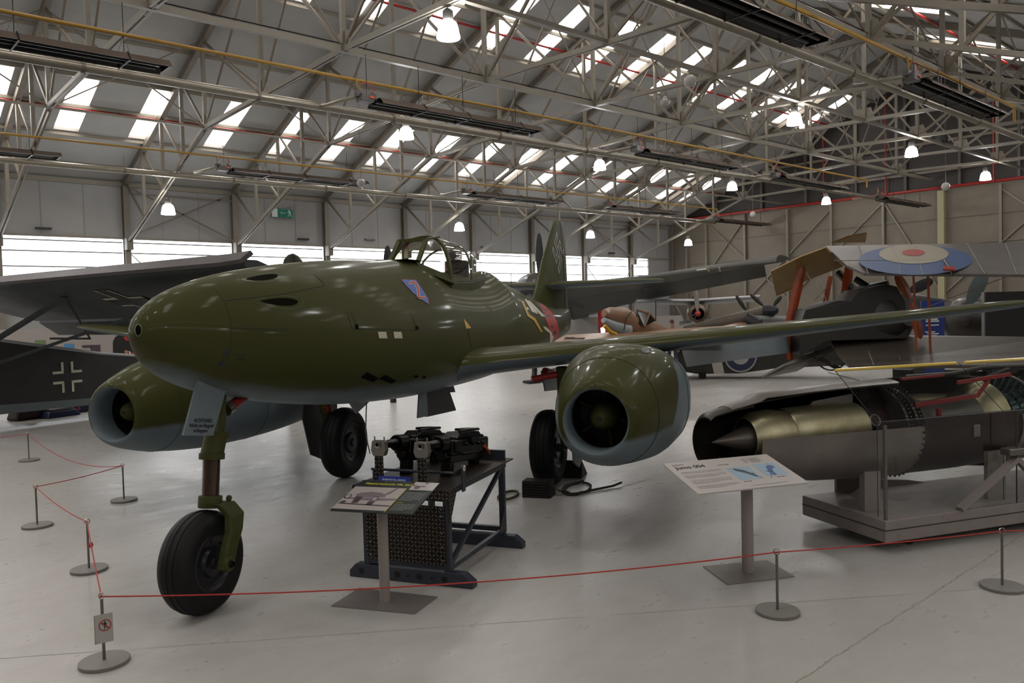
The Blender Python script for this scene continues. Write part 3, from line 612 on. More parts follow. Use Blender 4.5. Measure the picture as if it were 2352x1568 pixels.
mb = MB(); b5 = can_arch(5.36, 2.742, 2.29, .317, 16); ribbon(mb, [(x-.42*abs(y)/.317, y*1.06, z) for x, y, z in b5], .03, .014); mb.build('canopy_bow', M_olive, CAN)
mb = MB()
for sg in (0, -1):
    L1 = [Vector(r[sg]) for r in rings]; sgn = -1 if sg == 0 else 1
    LL = []
    for p in L1:
        q = max((v for v in CANSK if abs(v[0]-p.x) < .06 and abs(v[1])*1. <= abs(p.y)+.05 and v[2] < p.z and v[2] > 1.9), key=lambda v: -abs(abs(v[1])-abs(p.y)-.012), default=(p.x, p.y, p.z-.12))
        LL.append([p+Vector((0, 0, .012)), Vector((p.x, -sgn*-1*0+p.y+sgn*.008, p.z-.02)), Vector((p.x, p.y+sgn*.012, min(p.z-.03, q[2]-.02))), p+Vector((0, -sgn*.03, -.1))])
    mb.loft(LL, smooth=False)
mb.build('canopy_sill', M_olive, CAN)
mb = MB(); mb.tube([r[0] for r in rings], .007, 5); mb.tube([r[-1] for r in rings], .007, 5); mb.build('canopy_gap', M_seam, CAN)
f0, f1, f2, f3 = (3.8, -.16, 2.475), (3.8, .16, 2.475), (4.05, .15, 2.725), (4.05, -.15, 2.725)
wsn = MB().add([f0, f1, f2, f3], [(0, 1, 2, 3)]).build('windscreen', M_perspex2, JET)
mb = MB()
for s in (-1, 1): mb.add([(3.84, s*.175, 2.45), (4.07, s*.16, 2.7), (4.38, s*.17, 2.74), (4.27, s*.33, 2.5), (4.2, s*.36, 2.32)], [(0, 1, 2, 3, 4)])
mb.build('quarter_pane', M_perspex, wsn)
mb = MB(); mb.bar(f0, f1, .05, .03); mb.bar(f3, f2, .04, .03)
for s in (-1, 1):
    mb.bar((3.78, s*.165, 2.45), (4.06, s*.155, 2.73), .045, .03); mb.loft([[Vector(p)+Vector((0, s*.005, .03)), Vector(p)+Vector((0, s*.04, -.05)), Vector(p)+Vector((0, -s*.04, -.08)), Vector(p)+Vector((0, -s*.02, .02))] for p in ((3.72, s*.18, 2.44), (3.95, s*.28, 2.37), (4.2, s*.37, 2.3))], smooth=False); mb.bar((4.04, s*.15, 2.725), (4.45, s*.14, 2.785), .03, .02)
mb.loft([[(3.45, y*.2, 2.485) for y in (-1, -.3, .3, 1)], [(3.8, y*.19, 2.49) for y in (-1, -.3, .3, 1)]], closed=False); mb.build('windscreen_frame', M_olive, wsn)
MB().add([(4.05, -.15, 2.73), (4.45, -.15, 2.79), (4.45, .15, 2.79), (4.05, .15, 2.73)], [(0, 1, 2, 3)]).build('windscreen_roof', M_perspex, wsn)
mb = MB(); mb.box((5.35, 0, 2.4), (.1, .3, .35)); mb.box((5.3, 0, 2.62), (.12, .16, .14)); mb.build('headrest', M_dark, JET, bevel=.03)
mb = MB(); mb.box((4.3, .05, 2.46), (.12, .08, .06)); mb.build('gunsight', M_dark, JET)

# -------- painted marks, laid on the skin
def lay(name, polys, m, tree, parent, off=.004, step=14):
    o0 = JI @ EYE; R3 = JI.to_3x3(); mb = MB()
    for poly in polys:
        bm = bmesh.new(); f = bm.faces.new([bm.verts.new((x, y, 0)) for x, y in poly]); bmesh.ops.triangulate(bm, faces=[f])
        for _ in range(5):
            ee = [e for e in bm.edges if e.calc_length() > step]
            if not ee: break
            bmesh.ops.subdivide_edges(bm, edges=ee, cuts=1); bmesh.ops.triangulate(bm, faces=[f for f in bm.faces if len(f.verts) > 3])
        bm.verts.ensure_lookup_table(); bm.verts.index_update(); vs = []; ok = {}
        for v in bm.verts:
            d = (R3 @ ray(v.co.x, v.co.y)).normalized(); h = tree.ray_cast(o0, d)
            if h[0] is None: ok[v.index] = False; vs.append((0, 0, 0)); continue
            nrm = h[1] if h[1].dot(d) < 0 else -h[1]; ok[v.index] = True; vs.append(tuple(h[0]+nrm*off))
        fs = [tuple(v.index for v in f.verts) for f in bm.faces if all(ok[v.index] for v in f.verts)]
        mb.add(vs, fs, True); bm.free()
    if not mb.f: return None
    used = sorted({i for f in mb.f for i in f}); mp = {j: i for i, j in enumerate(used)}; mb.v = [mb.v[j] for j in used]; mb.f = [tuple(mp[i] for i in f) for f in mb.f]
    return mb.build(name, m, parent)
def line_polys(pts, wd):
    out = []
    for (ax, ay), (bx, by) in zip(pts, pts[1:]):
        L_ = math.hypot(bx-ax, by-ay) or 1; nx, ny = -(by-ay)/L_*wd/2, (bx-ax)/L_*wd/2; out.append([(ax+nx, ay+ny), (bx+nx, by+ny), (bx-nx, by-ny), (ax-nx, ay-ny)])
    return out
TF = bvh(FUS)
M_markblack = mat('flat_marking_black', '0b0b0d', .9, spec=.05)
M_wht = mat('marking_white', 'b9b5a3', .5); M_ylw = mat('marking_yellow', 'b8901f', .5); M_blu = mat('marking_blue', '3d5ba8', .5); M_rd = mat('marking_red', 'a02b25', .5); M_navy = mat('marking_dark_blue', '24243c', .5)
shield = [(922, 643), (955, 644), (981, 684), (983, 698), (966, 688), (946, 671), (933, 657)]
cxs, cys = 951, 667
lay('shield_emblem_border', [[(cxs+(x-cxs)*1.07, cys+(y-cys)*1.05) for x, y in shield]], mat('marking_purple_red', '8c3a5c', .5), TF, FUS, .003)
lay('shield_emblem', [shield], M_blu, TF, FUS, .005)
two = [(940, 655), (942, 650), (948, 648), (954, 653), (958, 662), (960, 673), (960, 684), (976, 684)]
lay('emblem_numeral_outline', line_polys(two, 6.5), M_wht, TF, FUS, .007, 6); lay('emblem_numeral', line_polys(two, 3.4), M_rd, TF, FUS, .009, 6)
lay('footstep_mark', [[(867, 762), (886, 762), (889, 777), (870, 777)]], M_wht, TF, FUS); lay('footstep_mark', [[(903, 762), (921, 762), (924, 777), (905, 777)]], M_wht, TF, FUS)
lay('warning_triangle', [[(1064, 731), (1082, 753), (1070, 755)]], M_ylw, TF, FUS)
lay('black_vent', [[(828, 866), (843, 854), (869, 868), (857, 877)]], M_markblack, TF, FUS); lay('black_vent', [[(869, 869), (884, 860), (911, 874), (898, 880)]], M_markblack, TF, FUS)
lay('drain_hole', [[(951+5*math.cos(t)+4, 864+3*math.sin(t)) for t in [k*PI/4 for k in range(8)]]], M_markblack, TF, FUS); lay('drain_hole', [[(974+4*math.cos(t), 866+3*math.sin(t)) for t in [k*PI/4 for k in range(8)]]], M_markblack, TF, FUS)
lay('stencil_bar', [[(516, 806), (525, 803), (520, 818), (513, 821)]], M_navy, TF, FUS); lay('stencil_bar', [[(509, 829), (517, 827), (512, 839), (503, 841)]], M_navy, TF, FUS)
lay('stencil_text', line_polys([(538, 813), (552, 815)], 3)+line_polys([(556, 816), (566, 816)], 3)+line_polys([(541, 823), (563, 824)], 1.6), mat('faint_stencil', '1f2016', .6), TF, FUS)
# gun muzzle openings: flat marks, shade of recess and rim put into their colour
def drop(cx, cy, rx, ry, sk, n=26):
    P = []
    for i in range(n):
        t = 2*PI*i/n; x = math.cos(t); k = (.5+.5*x)**.4; yy = math.sin(t)*(1 if math.sin(t) > 0 else .8)
        P.append((cx+rx*x, cy+ry*yy*k-sk*x))
    return P
for nm, a in (('gun_port', (641, 692, 43, 12, -1)), ('gun_port', (601, 637, 37, 8, 4))):
    lay(nm, [drop(*a)], mat('gun_port_shade', '0c0d06', .9, spec=.05), TF, FUS, .003, 9)
    A = drop(a[0]-3, a[1]+1, a[2]*1.35, a[3]*1.75, a[4]); lay('gun_port_rim_shade', line_polys(A+[A[0]], 1.2), mat('rim_shade', '3a3f22', .5), TF, FUS, .002, 9)
seams = [[(797, 715), (809, 754), (961, 757), (944, 722)], [(806, 716), (820, 750)], [(515, 690), (640, 676), (747, 655), (738, 643), (722, 630)], [(495, 664), (520, 700), (532, 745), (532, 790), (524, 820)], [(533, 752), (660, 756)], [(1075, 757), (1084, 800), (1090, 790)]]
for s_ in seams: lay('panel_seam', line_polys(s_, 1.5), M_seam, TF, FUS, .003, 12)
lay('panel_latch', [[(815, 745), (822, 745), (823, 756), (816, 756)]], M_markblack, TF, FUS); lay('panel_latch', [[(953, 749), (960, 749), (961, 757), (954, 757)]], M_markblack, TF, FUS)
lay('filler_cap', line_polys([(1117, 703), (1124, 705), (1131, 714), (1131, 719)], 2.5), mat('cap_rust', '6a3d24', .6), TF, FUS)
lay('nose_camera_port', [[(318+6*math.cos(k*PI/6), 758+11*math.sin(k*PI/6)) for k in range(12)]], M_markblack, TF, FUS, .003, 5)
A = [(318+8*math.cos(k*PI/6), 758+14*math.sin(k*PI/6)) for k in range(13)]; lay('nose_port_ring', line_polys(A, 1.5), mat('port_ring', '70725c', .3), TF, FUS, .002, 6)
lay('yellow_code', [[(1197, 692), (1201, 692), (1215, 722), (1229, 731), (1246, 763), (1241, 762), (1226, 737), (1211, 726)]], M_ylw, TF, FUS, .006, 8)
lay('cross_arm', [[(1204, 687), (1208, 687), (1232, 714), (1236, 722), (1221, 716), (1217, 707), (1225, 712)]], M_wht, TF, FUS, .006, 8)
lay('cross_arm', [[(1211, 690), (1216, 691), (1241, 716), (1252, 727), (1243, 727), (1232, 713)]], M_wht, TF, FUS, .006, 8)
lay('cross_arm', [[(1246, 748), (1256, 752), (1268, 765), (1271, 772), (1267, 789), (1263, 788), (1262, 765), (1251, 757)]], M_wht, TF, FUS, .006, 8)
lay('tail_band', [[(1228, 694), (1240, 699), (1257, 713), (1270, 735), (1278, 760), (1273, 786), (1267, 789), (1269, 762), (1258, 733), (1243, 710)]], M_navy, TF, FUS, .005, 8)
lay('tail_band', [[(1232, 694), (1249, 701), (1266, 716), (1279, 738), (1284, 760), (1277, 782), (1273, 786), (1278, 760), (1270, 735), (1257, 713), (1240, 699)]], M_rd, TF, FUS, .005, 8)
TFin = bvh(FIN)
def hk(u, v):      # unit square on the fin to the picture
    A, B, C_, D = (1279, 541), (1292, 577), (1284, 618), (1271, 575); s_, t_ = (u+1)/2, (1-v)/2
    x = (A[0]*(1-s_)+B[0]*s_)*(1-t_)+(D[0]*(1-s_)+C_[0]*s_)*t_; y = (A[1]*(1-s_)+B[1]*s_)*(1-t_)+(D[1]*(1-s_)+C_[1]*s_)*t_; return (x, y)
hkp = [[(-1, 0), (1, 0)], [(0, -1), (0, 1)], [(0, 1), (1, 1)], [(1, 0), (1, -1)], [(0, -1), (-1, -1)], [(-1, 0), (-1, 1)]]
def hks(wd): 
    out = []
    for (a, b), (c_, d) in hkp:
        dx, dy = (c_-a), (d-b); L_ = math.hypot(dx, dy); dx, dy = dx/L_, dy/L_; e = wd; nx, ny = -dy*wd, dx*wd
        out.append([hk(a-dx*e+nx, b-dy*e+ny), hk(c_+dx*e+nx, d+dy*e+ny), hk(c_+dx*e-nx, d+dy*e-ny), hk(a-dx*e-nx, b-dy*e-ny)])
    return out
lay('fin_marking_outline', hks(.26), M_wht, TFin, FIN, .003, 6); lay('fin_marking', hks(.14), mat('fin_marking_black', '1b1d14', .5), TFin, FIN, .006, 6)
for s, tr in ((-1, bvh(WP)),):
    lay('wing_seam', line_polys([(1338, 787), (1333, 800), (1333, 815), (1340, 828)], 1.6)+line_polys([(2005, 713), (2017, 722), (2015, 733)], 2.2), M_seam, tr, WP, .002, 6)
lay('oil_filler_opening', [[(1482+9*math.cos(k*PI/6), 805+7*math.sin(k*PI/6)) for k in range(12)]], M_black, bvh(NAC[-1]), NAC[-1], .004, 6)
# pitot / aerial
MB().tube([(7.6, 0, 2.25), (7.6, 0, 2.5)], .006, 5).build('aerial_stub', M_dark, JET)
pts = [craft(843, 900, 1, -.1), craft(841, 950, 1, -.1), craft(840, 990, 1, -.1), craft(845, 1020, 1, -.1), craft(850, 1041, 1, -.1)]
MB().tube(pts, .006, 5).build('trailing_aerial', mat('dull_wire', '5a5a55', .4), JET)

# -------- undercarriage
def wheel(parent_name, c, R, W, parent, hubm):
    x, y, z = c; prof = [(R*.56, -W*.40), (R*.66, -W*.47), (R*.8, -W*.5), (R*.91, -W*.42), (R*.965, -W*.3), (R*.985, -W*.18), (R*.975, -W*.165), (R*.995, -W*.15), (R, -W*.05), (R*.985, -W*.035), (R*.985, W*.035), (R, W*.05), (R*.995, W*.15), (R*.975, W*.165), (R*.985, W*.18), (R*.965, W*.3), (R*.91, W*.42), (R*.8, W*.5), (R*.66, W*.47), (R*.56, W*.40), (R*.5, W*.2), (R*.5, -W*.2), (R*.56, -W*.4)]
    wo = MB().lathe(prof, c, (0, 1, 0), 48).build(parent_name, M_tyre, parent)
    h = MB()
    for s in (-1, 1):
        h.lathe([(R*.57, s*W*.40), (R*.53, s*W*.42), (R*.5, s*W*.36), (R*.36, s*W*.3), (R*.3, s*W*.3), (R*.26, s*W*.4), (R*.12, s*W*.42), (R*.1, s*W*.5), (0, s*W*.5)], c, (0, 1, 0), 36)
        for k in range(8):
            a = 2*PI*k/8; h.lathe([(.012, s*W*.28), (.012, s*W*.34), (0, s*W*.34)], (x+R*.42*math.cos(a), y, z+R*.42*math.sin(a)), (0, 1, 0), 8)
    h.build('wheel_hub', hubm, wo); return wo
NWC = (.52, .015, .338)
wheel('nose_wheel', NWC, .338, .235, JET, M_hub)
mb = MB(); mb.tube([(.74, 0, 1.42), (.7, 0, 1.16)], .05, 14); mb.tube([(.7, 0, 1.17), (.64, 0, 1.02)], .075, 16); mb.tube([(.705, 0, 1.18), (.7, 0, 1.14)], .085, 16); mb.tube([(.645, 0, 1.04), (.64, 0, 1.0)], .084, 16)
mb.build('nose_strut', M_olive, JET)
MB().tube([(.642, 0, 1.03), (.607, 0, .72)], .056, 18).build('oleo_tube', mat('oily_steel', '6b5a4e', .2, metal=.85, noise=.4, nscale=8, stretch=(3, 3, .6)), JET)
mb = MB(); mb.tube([(.612, 0, .76), (.6, 0, .68)], .078, 16)
F_ = [(.585, -.02, .72), (.64, -.09, .705), (.655, -.15, .63), (.62, -.165, .53), (.56, -.165, .42), (.52, -.165, .31)]
mb.loft([[Vector(p)+Vector((a*wv, b*.024, 0)) for a, b in ((-1, -1), (-.8, -1.3), (.8, -1.3), (1, -1), (1, 1), (-1, 1))] for p, wv in zip(F_, (.06, .075, .075, .068, .062, .058))], smooth=False)
mb.lathe([(.05, -.03), (.05, .03), (.022, .034), (.02, .01)], (.52, -.175, .338), (0, -1, 0), 18); mb.lathe([(.022, 0), (.022, .02), (0, .02)], (.66, -.1, .735), (0, -1, 0), 10)
mb.build('wheel_fork', M_olive, JET, bevel=.006)
MB().lathe([(0, 0), (.02, 0), (.02, .012)], (.52, -.212, .338), (0, -1, 0), 12).build('axle_hole', M_black, JET)
mb = MB(); mb.tube([craft(523, 938, 1, -.03), craft(583, 893, 1, -.03)], .036, 12); mb.build('drag_strut', mat('red_strut_paint', '7a1f1a', .35), JET)
MB().tube([craft(519, 941, 1, -.03), craft(529, 934, 1, -.03)], .045, 12).build('strut_joint', M_chrome, JET)
mb = MB(); mb.tube([(.72, -.03, 1.2), craft(512, 948, 1, -.03)], .025, 8); mb.tube([craft(505, 890, 1, -.05), craft(512, 945, 1, -.05), craft(500, 1000, 1, -.05)], .02, 8); mb.build('strut_linkage', M_olive, JET)
dq = [craft(455, 870, 1, -.13), craft(526, 872, 1, -.13), craft(490, 1000, 1, -.13), craft(421, 1000, 1, -.13)]
ND = MB().prism(dq, (0, .012, 0)).build('nose_gear_door', M_bgrey, JET)
M_ink = mat('black_lettering', '16171a', .6)
ex = (dq[2]-dq[3]); exn = ex.normalized(); ey = (dq[0]-dq[3]); ey = (ey-exn*ey.dot(exn)).normalized()
for i, s_ in enumerate(('ACHTUNG!', 'Nicht am Bugrad', 'schleppen')):
    t = text('door_lettering', s_, .034, M_ink, ND, (0, 0, 0), (0, 0, 0), 'CENTER')
    up_ = ey; sk_ = (dq[0]-dq[3]); pos = dq[3]+exn*(ex.length*.52)+sk_*((.085-i*.032)/sk_.dot(ey))+Vector((0, -.004, 0))
    nn = exn.cross(up_); t.matrix_basis = Matrix((exn, up_, nn)).transposed().to_4x4(); t.location = pos
# main gear
for s in (-1, 1):
    yc = 1.27*s; lb = 'near' if s < 0 else 'far'
    wheel('main_wheel', (4.72, yc, .42), .42, .27, JET, M_hub)
    mb = MB(); iy = yc+s*.2; mb.tube([(4.72, iy, .42), (4.66, iy, .8)], .045, 12); mb.tube([(4.66, iy, .78), (4.6, iy, 1.32)], .065, 14); mb.tube([(4.72, iy+.02, .42), (4.72, yc+s*.08, .42)], .04, 10); mb.build('main_strut', M_olive, JET)
    MB().tube([(4.665, iy, .8), (4.655, iy, .87)], .07, 14).build('strut_collar', M_rd, JET); MB().tube([(4.62, iy, 1.25), (4.45, iy-s*.3, 1.2)], .035, 10).build('side_strut', M_rd, JET)
    mb = MB(); yo = yc+s*.32; mb.prism([(4.45, yo, 1.28), (5.1, yo, 1.28), (5.15, yo, .8), (5.0, yo, .3), (4.75, yo, .2), (4.5, yo, .3), (4.35, yo, .75)], (0, s*.018, 0)); d = mb.build('gear_door', M_bgrey if s < 0 else mat('door_inside_dark', '2a2b2e', .5), JET)
mb = MB(); mb.prism([craft(1245, 852, 1, -1.0), craft(1300, 840, 1, -1.0), craft(1302, 893, 1, -1.0), craft(1254, 898, 1, -1.0)], (0, .02, 0)); mb.build('inner_gear_door', M_bgrey, JET)
MB().tube([craft(1252, 851, 1, -1.1), craft(1310, 868, 1, -1.1)], .04, 10).build('retraction_jack', M_rd, JET)
mb = MB(); mb.prism([(4.25, 1.0, 1.25), (4.9, 1.0, 1.25), (4.85, .98, .9), (4.5, .97, .8), (4.3, .98, 1.0)], (0, .02, 0)); mb.build('inner_gear_door', mat('pale_door_inside', '9aa0a0', .45), JET)
mb = MB(); P = [craft(978, 895, 1, -.15), craft(1028, 884, 1, -.15), craft(1048, 942, 1, -.15), craft(982, 957, 1, -.15)]; mb.prism(P, (0, .03, 0)); P2 = [craft(985, 880, 1, .05), craft(1040, 878, 1, .05), craft(1046, 900, 1, .05), craft(990, 905, 1, .05)]; mb.prism(P2, (0, .2, 0)); mb.build('centre_gear_door', M_dark, JET)
mb = MB(); mb.prism([craft(965, 893, 1, -.2), craft(980, 893, 1, -.2), craft(983, 955, 1, -.2), craft(961, 960, 1, -.2)], (0, .02, 0)); mb.build('centre_gear_door_edge', M_bgrey, JET)
# lowered flap of the near wing
fl_ = [craft(1566, 805, 1, -2.78), craft(1833, 762, 1, -4.35), craft(1836, 805, 1, -4.35), craft(1576, 839, 1, -2.78)]
mb = MB(); mb.prism(fl_, (.05, 0, -.02)); mb.build('landing_flap', M_bgrey, JET)
# ================================================================== BARRIER
M_bsteel = mat('brushed_post_steel', '6f6c66', .35, metal=.6); M_bbase = mat('grey_painted_base', '7b7873', .5, noise=.1); M_rope = mat('red_cord', 'a5221a', .6)
def make_post():
    t = thing('barrier_post', 'x', 'barrier post', (0, 0, 0), 0, 'low rope barrier posts')
    MB().lathe([(0, 0), (.133, 0), (.135, .003), (.135, .02), (.132, .023), (0, .023)], n=40).build('base', M_bbase, t)
    MB().tube([(0, 0, .02), (0, 0, .37)], .0085, 12).build('rod', M_bsteel, t)
    MB().ring((0, 0, .388), (1, .3, 0), .019, .0035, 20, 6).build('eye_ring', M_chrome, t)
    return t
bp_ = [((240, 1523), 'grey barrier post nearest the camera, with the no entry sheet'), ((205, 1310), 'grey barrier post with a knot in the red cord, second at left'), ((86, 1209), 'grey barrier post at far left with tilted looking base'),
       ((285, 1150), 'barrier post with shiny pale base beneath the far engine'), ((67, 1058), 'farthest barrier post at left, near the far engine'), ((1786, 1407), 'barrier post in front of the white engine sign'), ((2302, 1350), 'barrier post at far right before the engine trolley')]
tops = []
b0 = make_post()
for i, (p, lb) in enumerate(bp_):
    P = Zp(*p); rz = [.2, 1, .7, .5, 1.2, .1, .6][i]
    if i == 0: b0.location = P; b0.rotation_euler = (0, 0, rz); b0['label'] = lb
    else:
        d = dup(b0, P, rz, lb)
    tops.append(P+Vector((0, 0, .385)))
def cord(name, a, b_, sag, lb, extra=None, r=.0042):
    pts = [a+(b_-a)*(k/24)-Vector((0, 0, 4*sag*(k/24)*(1-k/24))) for k in range(25)]
    mb = MB(); mb.tube(pts, r, 6)
    for e in (a, b_): mb.ring(e, (0, 0, 1), .006, r*.9, 8, 5)
    if extra: extra(mb)
    return tag(mb.build(name, M_rope), lb, 'rope', 'red barrier cords')
cord('barrier_rope', tops[0], tops[5], .062, 'long red cord across the foreground below the nose wheel')
cord('barrier_rope', tops[5], tops[6], .01, 'red cord in front of the engine trolley')
cord('barrier_rope', tops[6], tops[6]+Vector((1.1, -.75, .02)), .02, 'short red cord running out of the right edge')
for q_, lb_ in ((tops[6]+Vector((1.1, -.75, .02)), 'barrier post just outside the right edge of the photo'), (tops[4]+Vector((-1.2, .35, .01)), 'barrier post just outside the left edge of the photo')): dup(b0, (q_.x, q_.y, 0), .4, lb_)
def knot(mb):
    k = tops[1]+(tops[0]-tops[1])*.32-Vector((0, 0, .03)); mb.lathe([(0, -.016), (.014, -.008), (.016, .004), (.008, .018), (0, .02)], k, (.2, .1, 1), 10); mb.ring(k+Vector((0, 0, -.012)), (1, .3, .5), .012, .004, 10, 5); mb.tube([k, k+Vector((-.02, .005, -.02))], .004, 5)
cord('barrier_rope', tops[0], tops[1], .02, 'knotted red cord at lower left', knot)
cord('barrier_rope', tops[1], tops[2], .03, 'red cord at the left edge between the knotted post and the next')
cord('barrier_rope', tops[2], tops[3], .015, 'red cord at left leading to the shiny based post')
cord('barrier_rope', tops[3], tops[4], .16, 'sagging red cord at far left below the far engine')
cord('barrier_rope', tops[4], tops[4]+Vector((-1.2, .35, .01)), .03, 'red cord running out of the left edge')
# no entry sheet hung on the nearest post
t = thing('no_entry_notice', 'white plastic sheet with red no pedestrians symbol on the nearest post', 'notice', Zp(240, 1523)+Vector((0, 0, .13)))
# faces the camera side of the aisle
dirn = Vector((EYE.x-t.location.x, EYE.y-t.location.y, 0)).normalized(); t.rotation_euler = (0, 0, math.atan2(dirn.y, dirn.x)+PI/2+.12)
M_sheet = mat('white_plastic_sheet', 'a8a4a0', .35); M_symr = mat('symbol_red', '96221f', .4)
y0 = -.012
MB().box((.004, y0, .075), (.094, .0015, .165)).build('sheet', M_sheet, t)
MB().tube([(-.043, y0, -.008), (-.043, y0, .157)], .0025, 6).build('sheet_fold', mat('fold_edge', '8b8d78', .4), t)
mb = MB(); C_ = (.01, y0-.0022, .092)
def ringxz(mb, c, R, r, n=36):
    vs = []
    for i in range(n):
        a = 2*PI*i/n; vs += [(c[0]+R*math.cos(a), c[1], c[2]+R*math.sin(a)), (c[0]+r*math.cos(a), c[1], c[2]+r*math.sin(a))]
    mb.add(vs, [(2*i, 2*((i+1) % n), 2*((i+1) % n)+1, 2*i+1) for i in range(n)])
ringxz(mb, C_, .033, .0275); mb.bar((C_[0]-.022, y0-.0034, C_[2]+.021), (C_[0]+.022, y0-.0034, C_[2]-.021), .001, .0052, up=(1, 0, 1)); mb.build('prohibition_ring', M_symr, t)
mb = MB(); cx, cz = C_[0], C_[2]; yy = y0-.0016
def flat(mb, pts): mb.add([(cx+a, yy, cz+b) for a, b in pts], [tuple(range(len(pts)))])
flat(mb, [(.0035*math.cos(a)-.001, .0035*math.sin(a)+.022) for a in [k*PI/5 for k in range(10)]])
flat(mb, [(-.006, .017), (.005, .017), (.006, .004), (-.004, .0)]); flat(mb, [(-.004, .002), (.002, .002), (-.002, -.024), (-.006, -.024)]); flat(mb, [(.0, .004), (.006, .004), (.012, -.016), (.008, -.018)]); flat(mb, [(-.006, .017), (-.004, .014), (-.012, .0), (-.014, .002)]); flat(mb, [(.004, .016), (.006, .014), (.012, .004), (.01, .002)])
mb.build('walking_figure', M_ink, t)

# ================================================================== INFORMATION STANDS
def stand(name, label, FL, FR, BL, basecorners, thick, mtop, medge, pole, mpole):
    o = Vector(FL); u = Vector(FR)-o; w_ = u.length; u.normalize(); v = Vector(BL)-o; v = v-u*v.dot(u); h = v.length; v.normalize(); n = u.cross(v)
    bc = sum((Vector(b_) for b_ in basecorners), Vector())/4
    t = thing(name, label, 'information stand', bc)
    inv = -bc
    mb = MB(); mb.prism([Vector(b_)+inv for b_ in basecorners], (0, 0, .008)); mb.build('base_plate', mat('stand_base_grey', '7f7977', .4, metal=.2, noise=.08), t)
    mb = MB(); pc = o+u*w_*.5+v*h*.45; top = Vector((bc.x, bc.y, 0)); mb.tube([(0, 0, .006), (0, 0, pc.z-.03)], pole, 28); mb.build('pole', mpole, t)
    p = MB(); p.box((w_/2, h/2, -thick/2), (w_, h, thick)); pan = p.build('sloping_panel', mtop, t, bevel=.004)
    M4 = Matrix((u, v, n)).transposed().to_4x4(); M4.translation = o+inv; pan.matrix_basis = M4
    return t, pan, w_, h
def rect(parent, name, m, x0, y0, x1, y1, z=.0008, skew=0):
    return MB().add([(x0, y0, z), (x1, y0, z), (x1+skew, y1, z), (x0+skew, y1, z)], [(0, 1, 2, 3)]).build(name, m, parent)
def lines(parent, name, m, x0, x1, ytop, n, dy, hh, seed=1):
    rnd = random.Random(seed); mb = MB()
    for i in range(n):
        x = x0; y = ytop-i*dy; end = x1-(rnd.random()*.4*(x1-x0) if i == n-1 else rnd.random()*.04*(x1-x0))
        while x < end-.004:
            l_ = min(rnd.uniform(.006, .022), end-x); mb.add([(x, y, .0012), (x+l_, y, .0012), (x+l_, y+hh, .0012), (x, y+hh, .0012)], [(0, 1, 2, 3)]); x += l_+.0035
    return mb.build(name, m, parent)
M_pole = mat('stand_pole_paint', '8d8582', .4)
base = [Zp(760, 1393), Zp(952, 1411), Zp(1005, 1372), Zp(825, 1352)]
sa, pa, W_, H_ = stand('information_stand', 'dark information stand about the green jet, with yellow title and old photograph', Zp(758, 1170, .69), Zp(947, 1180, .69), Zp(807, 1100, .79), base, .012, mat('dark_slate_panel', '2b302f', .3), M_dark, .036, M_pole)
M_paper = mat('photo_paper', 'a39b98', .35); M_pdark = mat('photo_ink', '3a3037', .5); M_pmid = mat('photo_midtone', '6d6268', .5); M_ty = mat('title_yellow', 'b5b02c', .4); M_tw = mat('small_white_print', '8f9694', .5)
text('title_lettering', 'Messerschmitt Me 262', W_*.066, M_ty, pa, (W_*.09, H_*.85, .0006), (0, 0, 0), bold=True)
rect(pa, 'photograph', M_paper, 0, H_*.04, W_*.66, H_*.76)
mb = MB()
def pk(pts, z=.0014): mb.add([(x*W_, y*H_, z) for x, y in pts], [tuple(range(len(pts)))])
pk([(.11, .5), (.16, .56), (.28, .6), (.42, .58), (.5, .5), (.5, .45), (.3, .42), (.15, .44)]); pk([(.47, .5), (.52, .54), (.57, .75), (.54, .74), (.46, .54)])
pk([(.02, .4), (.66, .42), (.66, .36), (.35, .32), (.02, .36)]); 
mb.build('photo_aircraft_body', M_pmid, pa)
mb = MB(); pk([(.14, .44), (.24, .42), (.24, .24), (.17, .22)], .002); pk([(.36, .3), (.44, .3), (.43, .18), (.36, .18)], .002); pk([(.02, .22), (.66, .2), (.66, .17), (.02, .19)], .002); pk([(.05, .3), (.1, .26), (.06, .2), (.02, .24)], .002)
for cx_, cy_ in ((.045, .42), (.4, .38)): pk([(cx_+.045*math.cos(k*PI/6), cy_+.07*math.sin(k*PI/6)) for k in range(12)], .0024)
mb.build('photo_dark_parts', M_pdark, pa)
mb = MB()
for cx_, cy_ in ((.045, .42), (.4, .38)): pk([(cx_+.03*math.cos(k*PI/6), cy_+.05*math.sin(k*PI/6)) for k in range(12)], .0028)
pk([(.28, .6), (.32, .66), (.38, .64), (.41, .585)], .0018); mb.build('photo_light_parts', M_paper, pa)
rect(pa, 'small_photograph', mat('small_photo_paper', 'b4b0ae', .3), W_*.7, H_*.72, W_, H_*.985)
mb = MB(); pk([(.78+.04*math.cos(k*PI/6), .8+.05*math.sin(k*PI/6)) for k in range(12)], .0014); pk([(.84, .98), (.88, .98), (.87, .93), (.84, .93)]); pk([(.7, .9), (.78, .86), (.88, .86), (.86, .82), (.7, .85)]); mb.build('small_photo_aircraft', M_pmid, pa)
rect(pa, 'divider_rule', M_ty, W_*.66, 0, W_*.668, H_*.76, .0011)
lines(pa, 'body_text', M_tw, W_*.695, W_*.96, H_*.63, 7, H_*.042, H_*.013, 3); lines(pa, 'body_text', M_ty, W_*.695, W_*.79, H_*.3, 1, .01, H_*.016, 4); lines(pa, 'body_text', M_tw, W_*.695, W_*.96, H_*.25, 5, H_*.042, H_*.013, 5)
base = [Zp(1615, 1302), Zp(1672, 1344), Zp(1825, 1325), Zp(1762, 1288)]
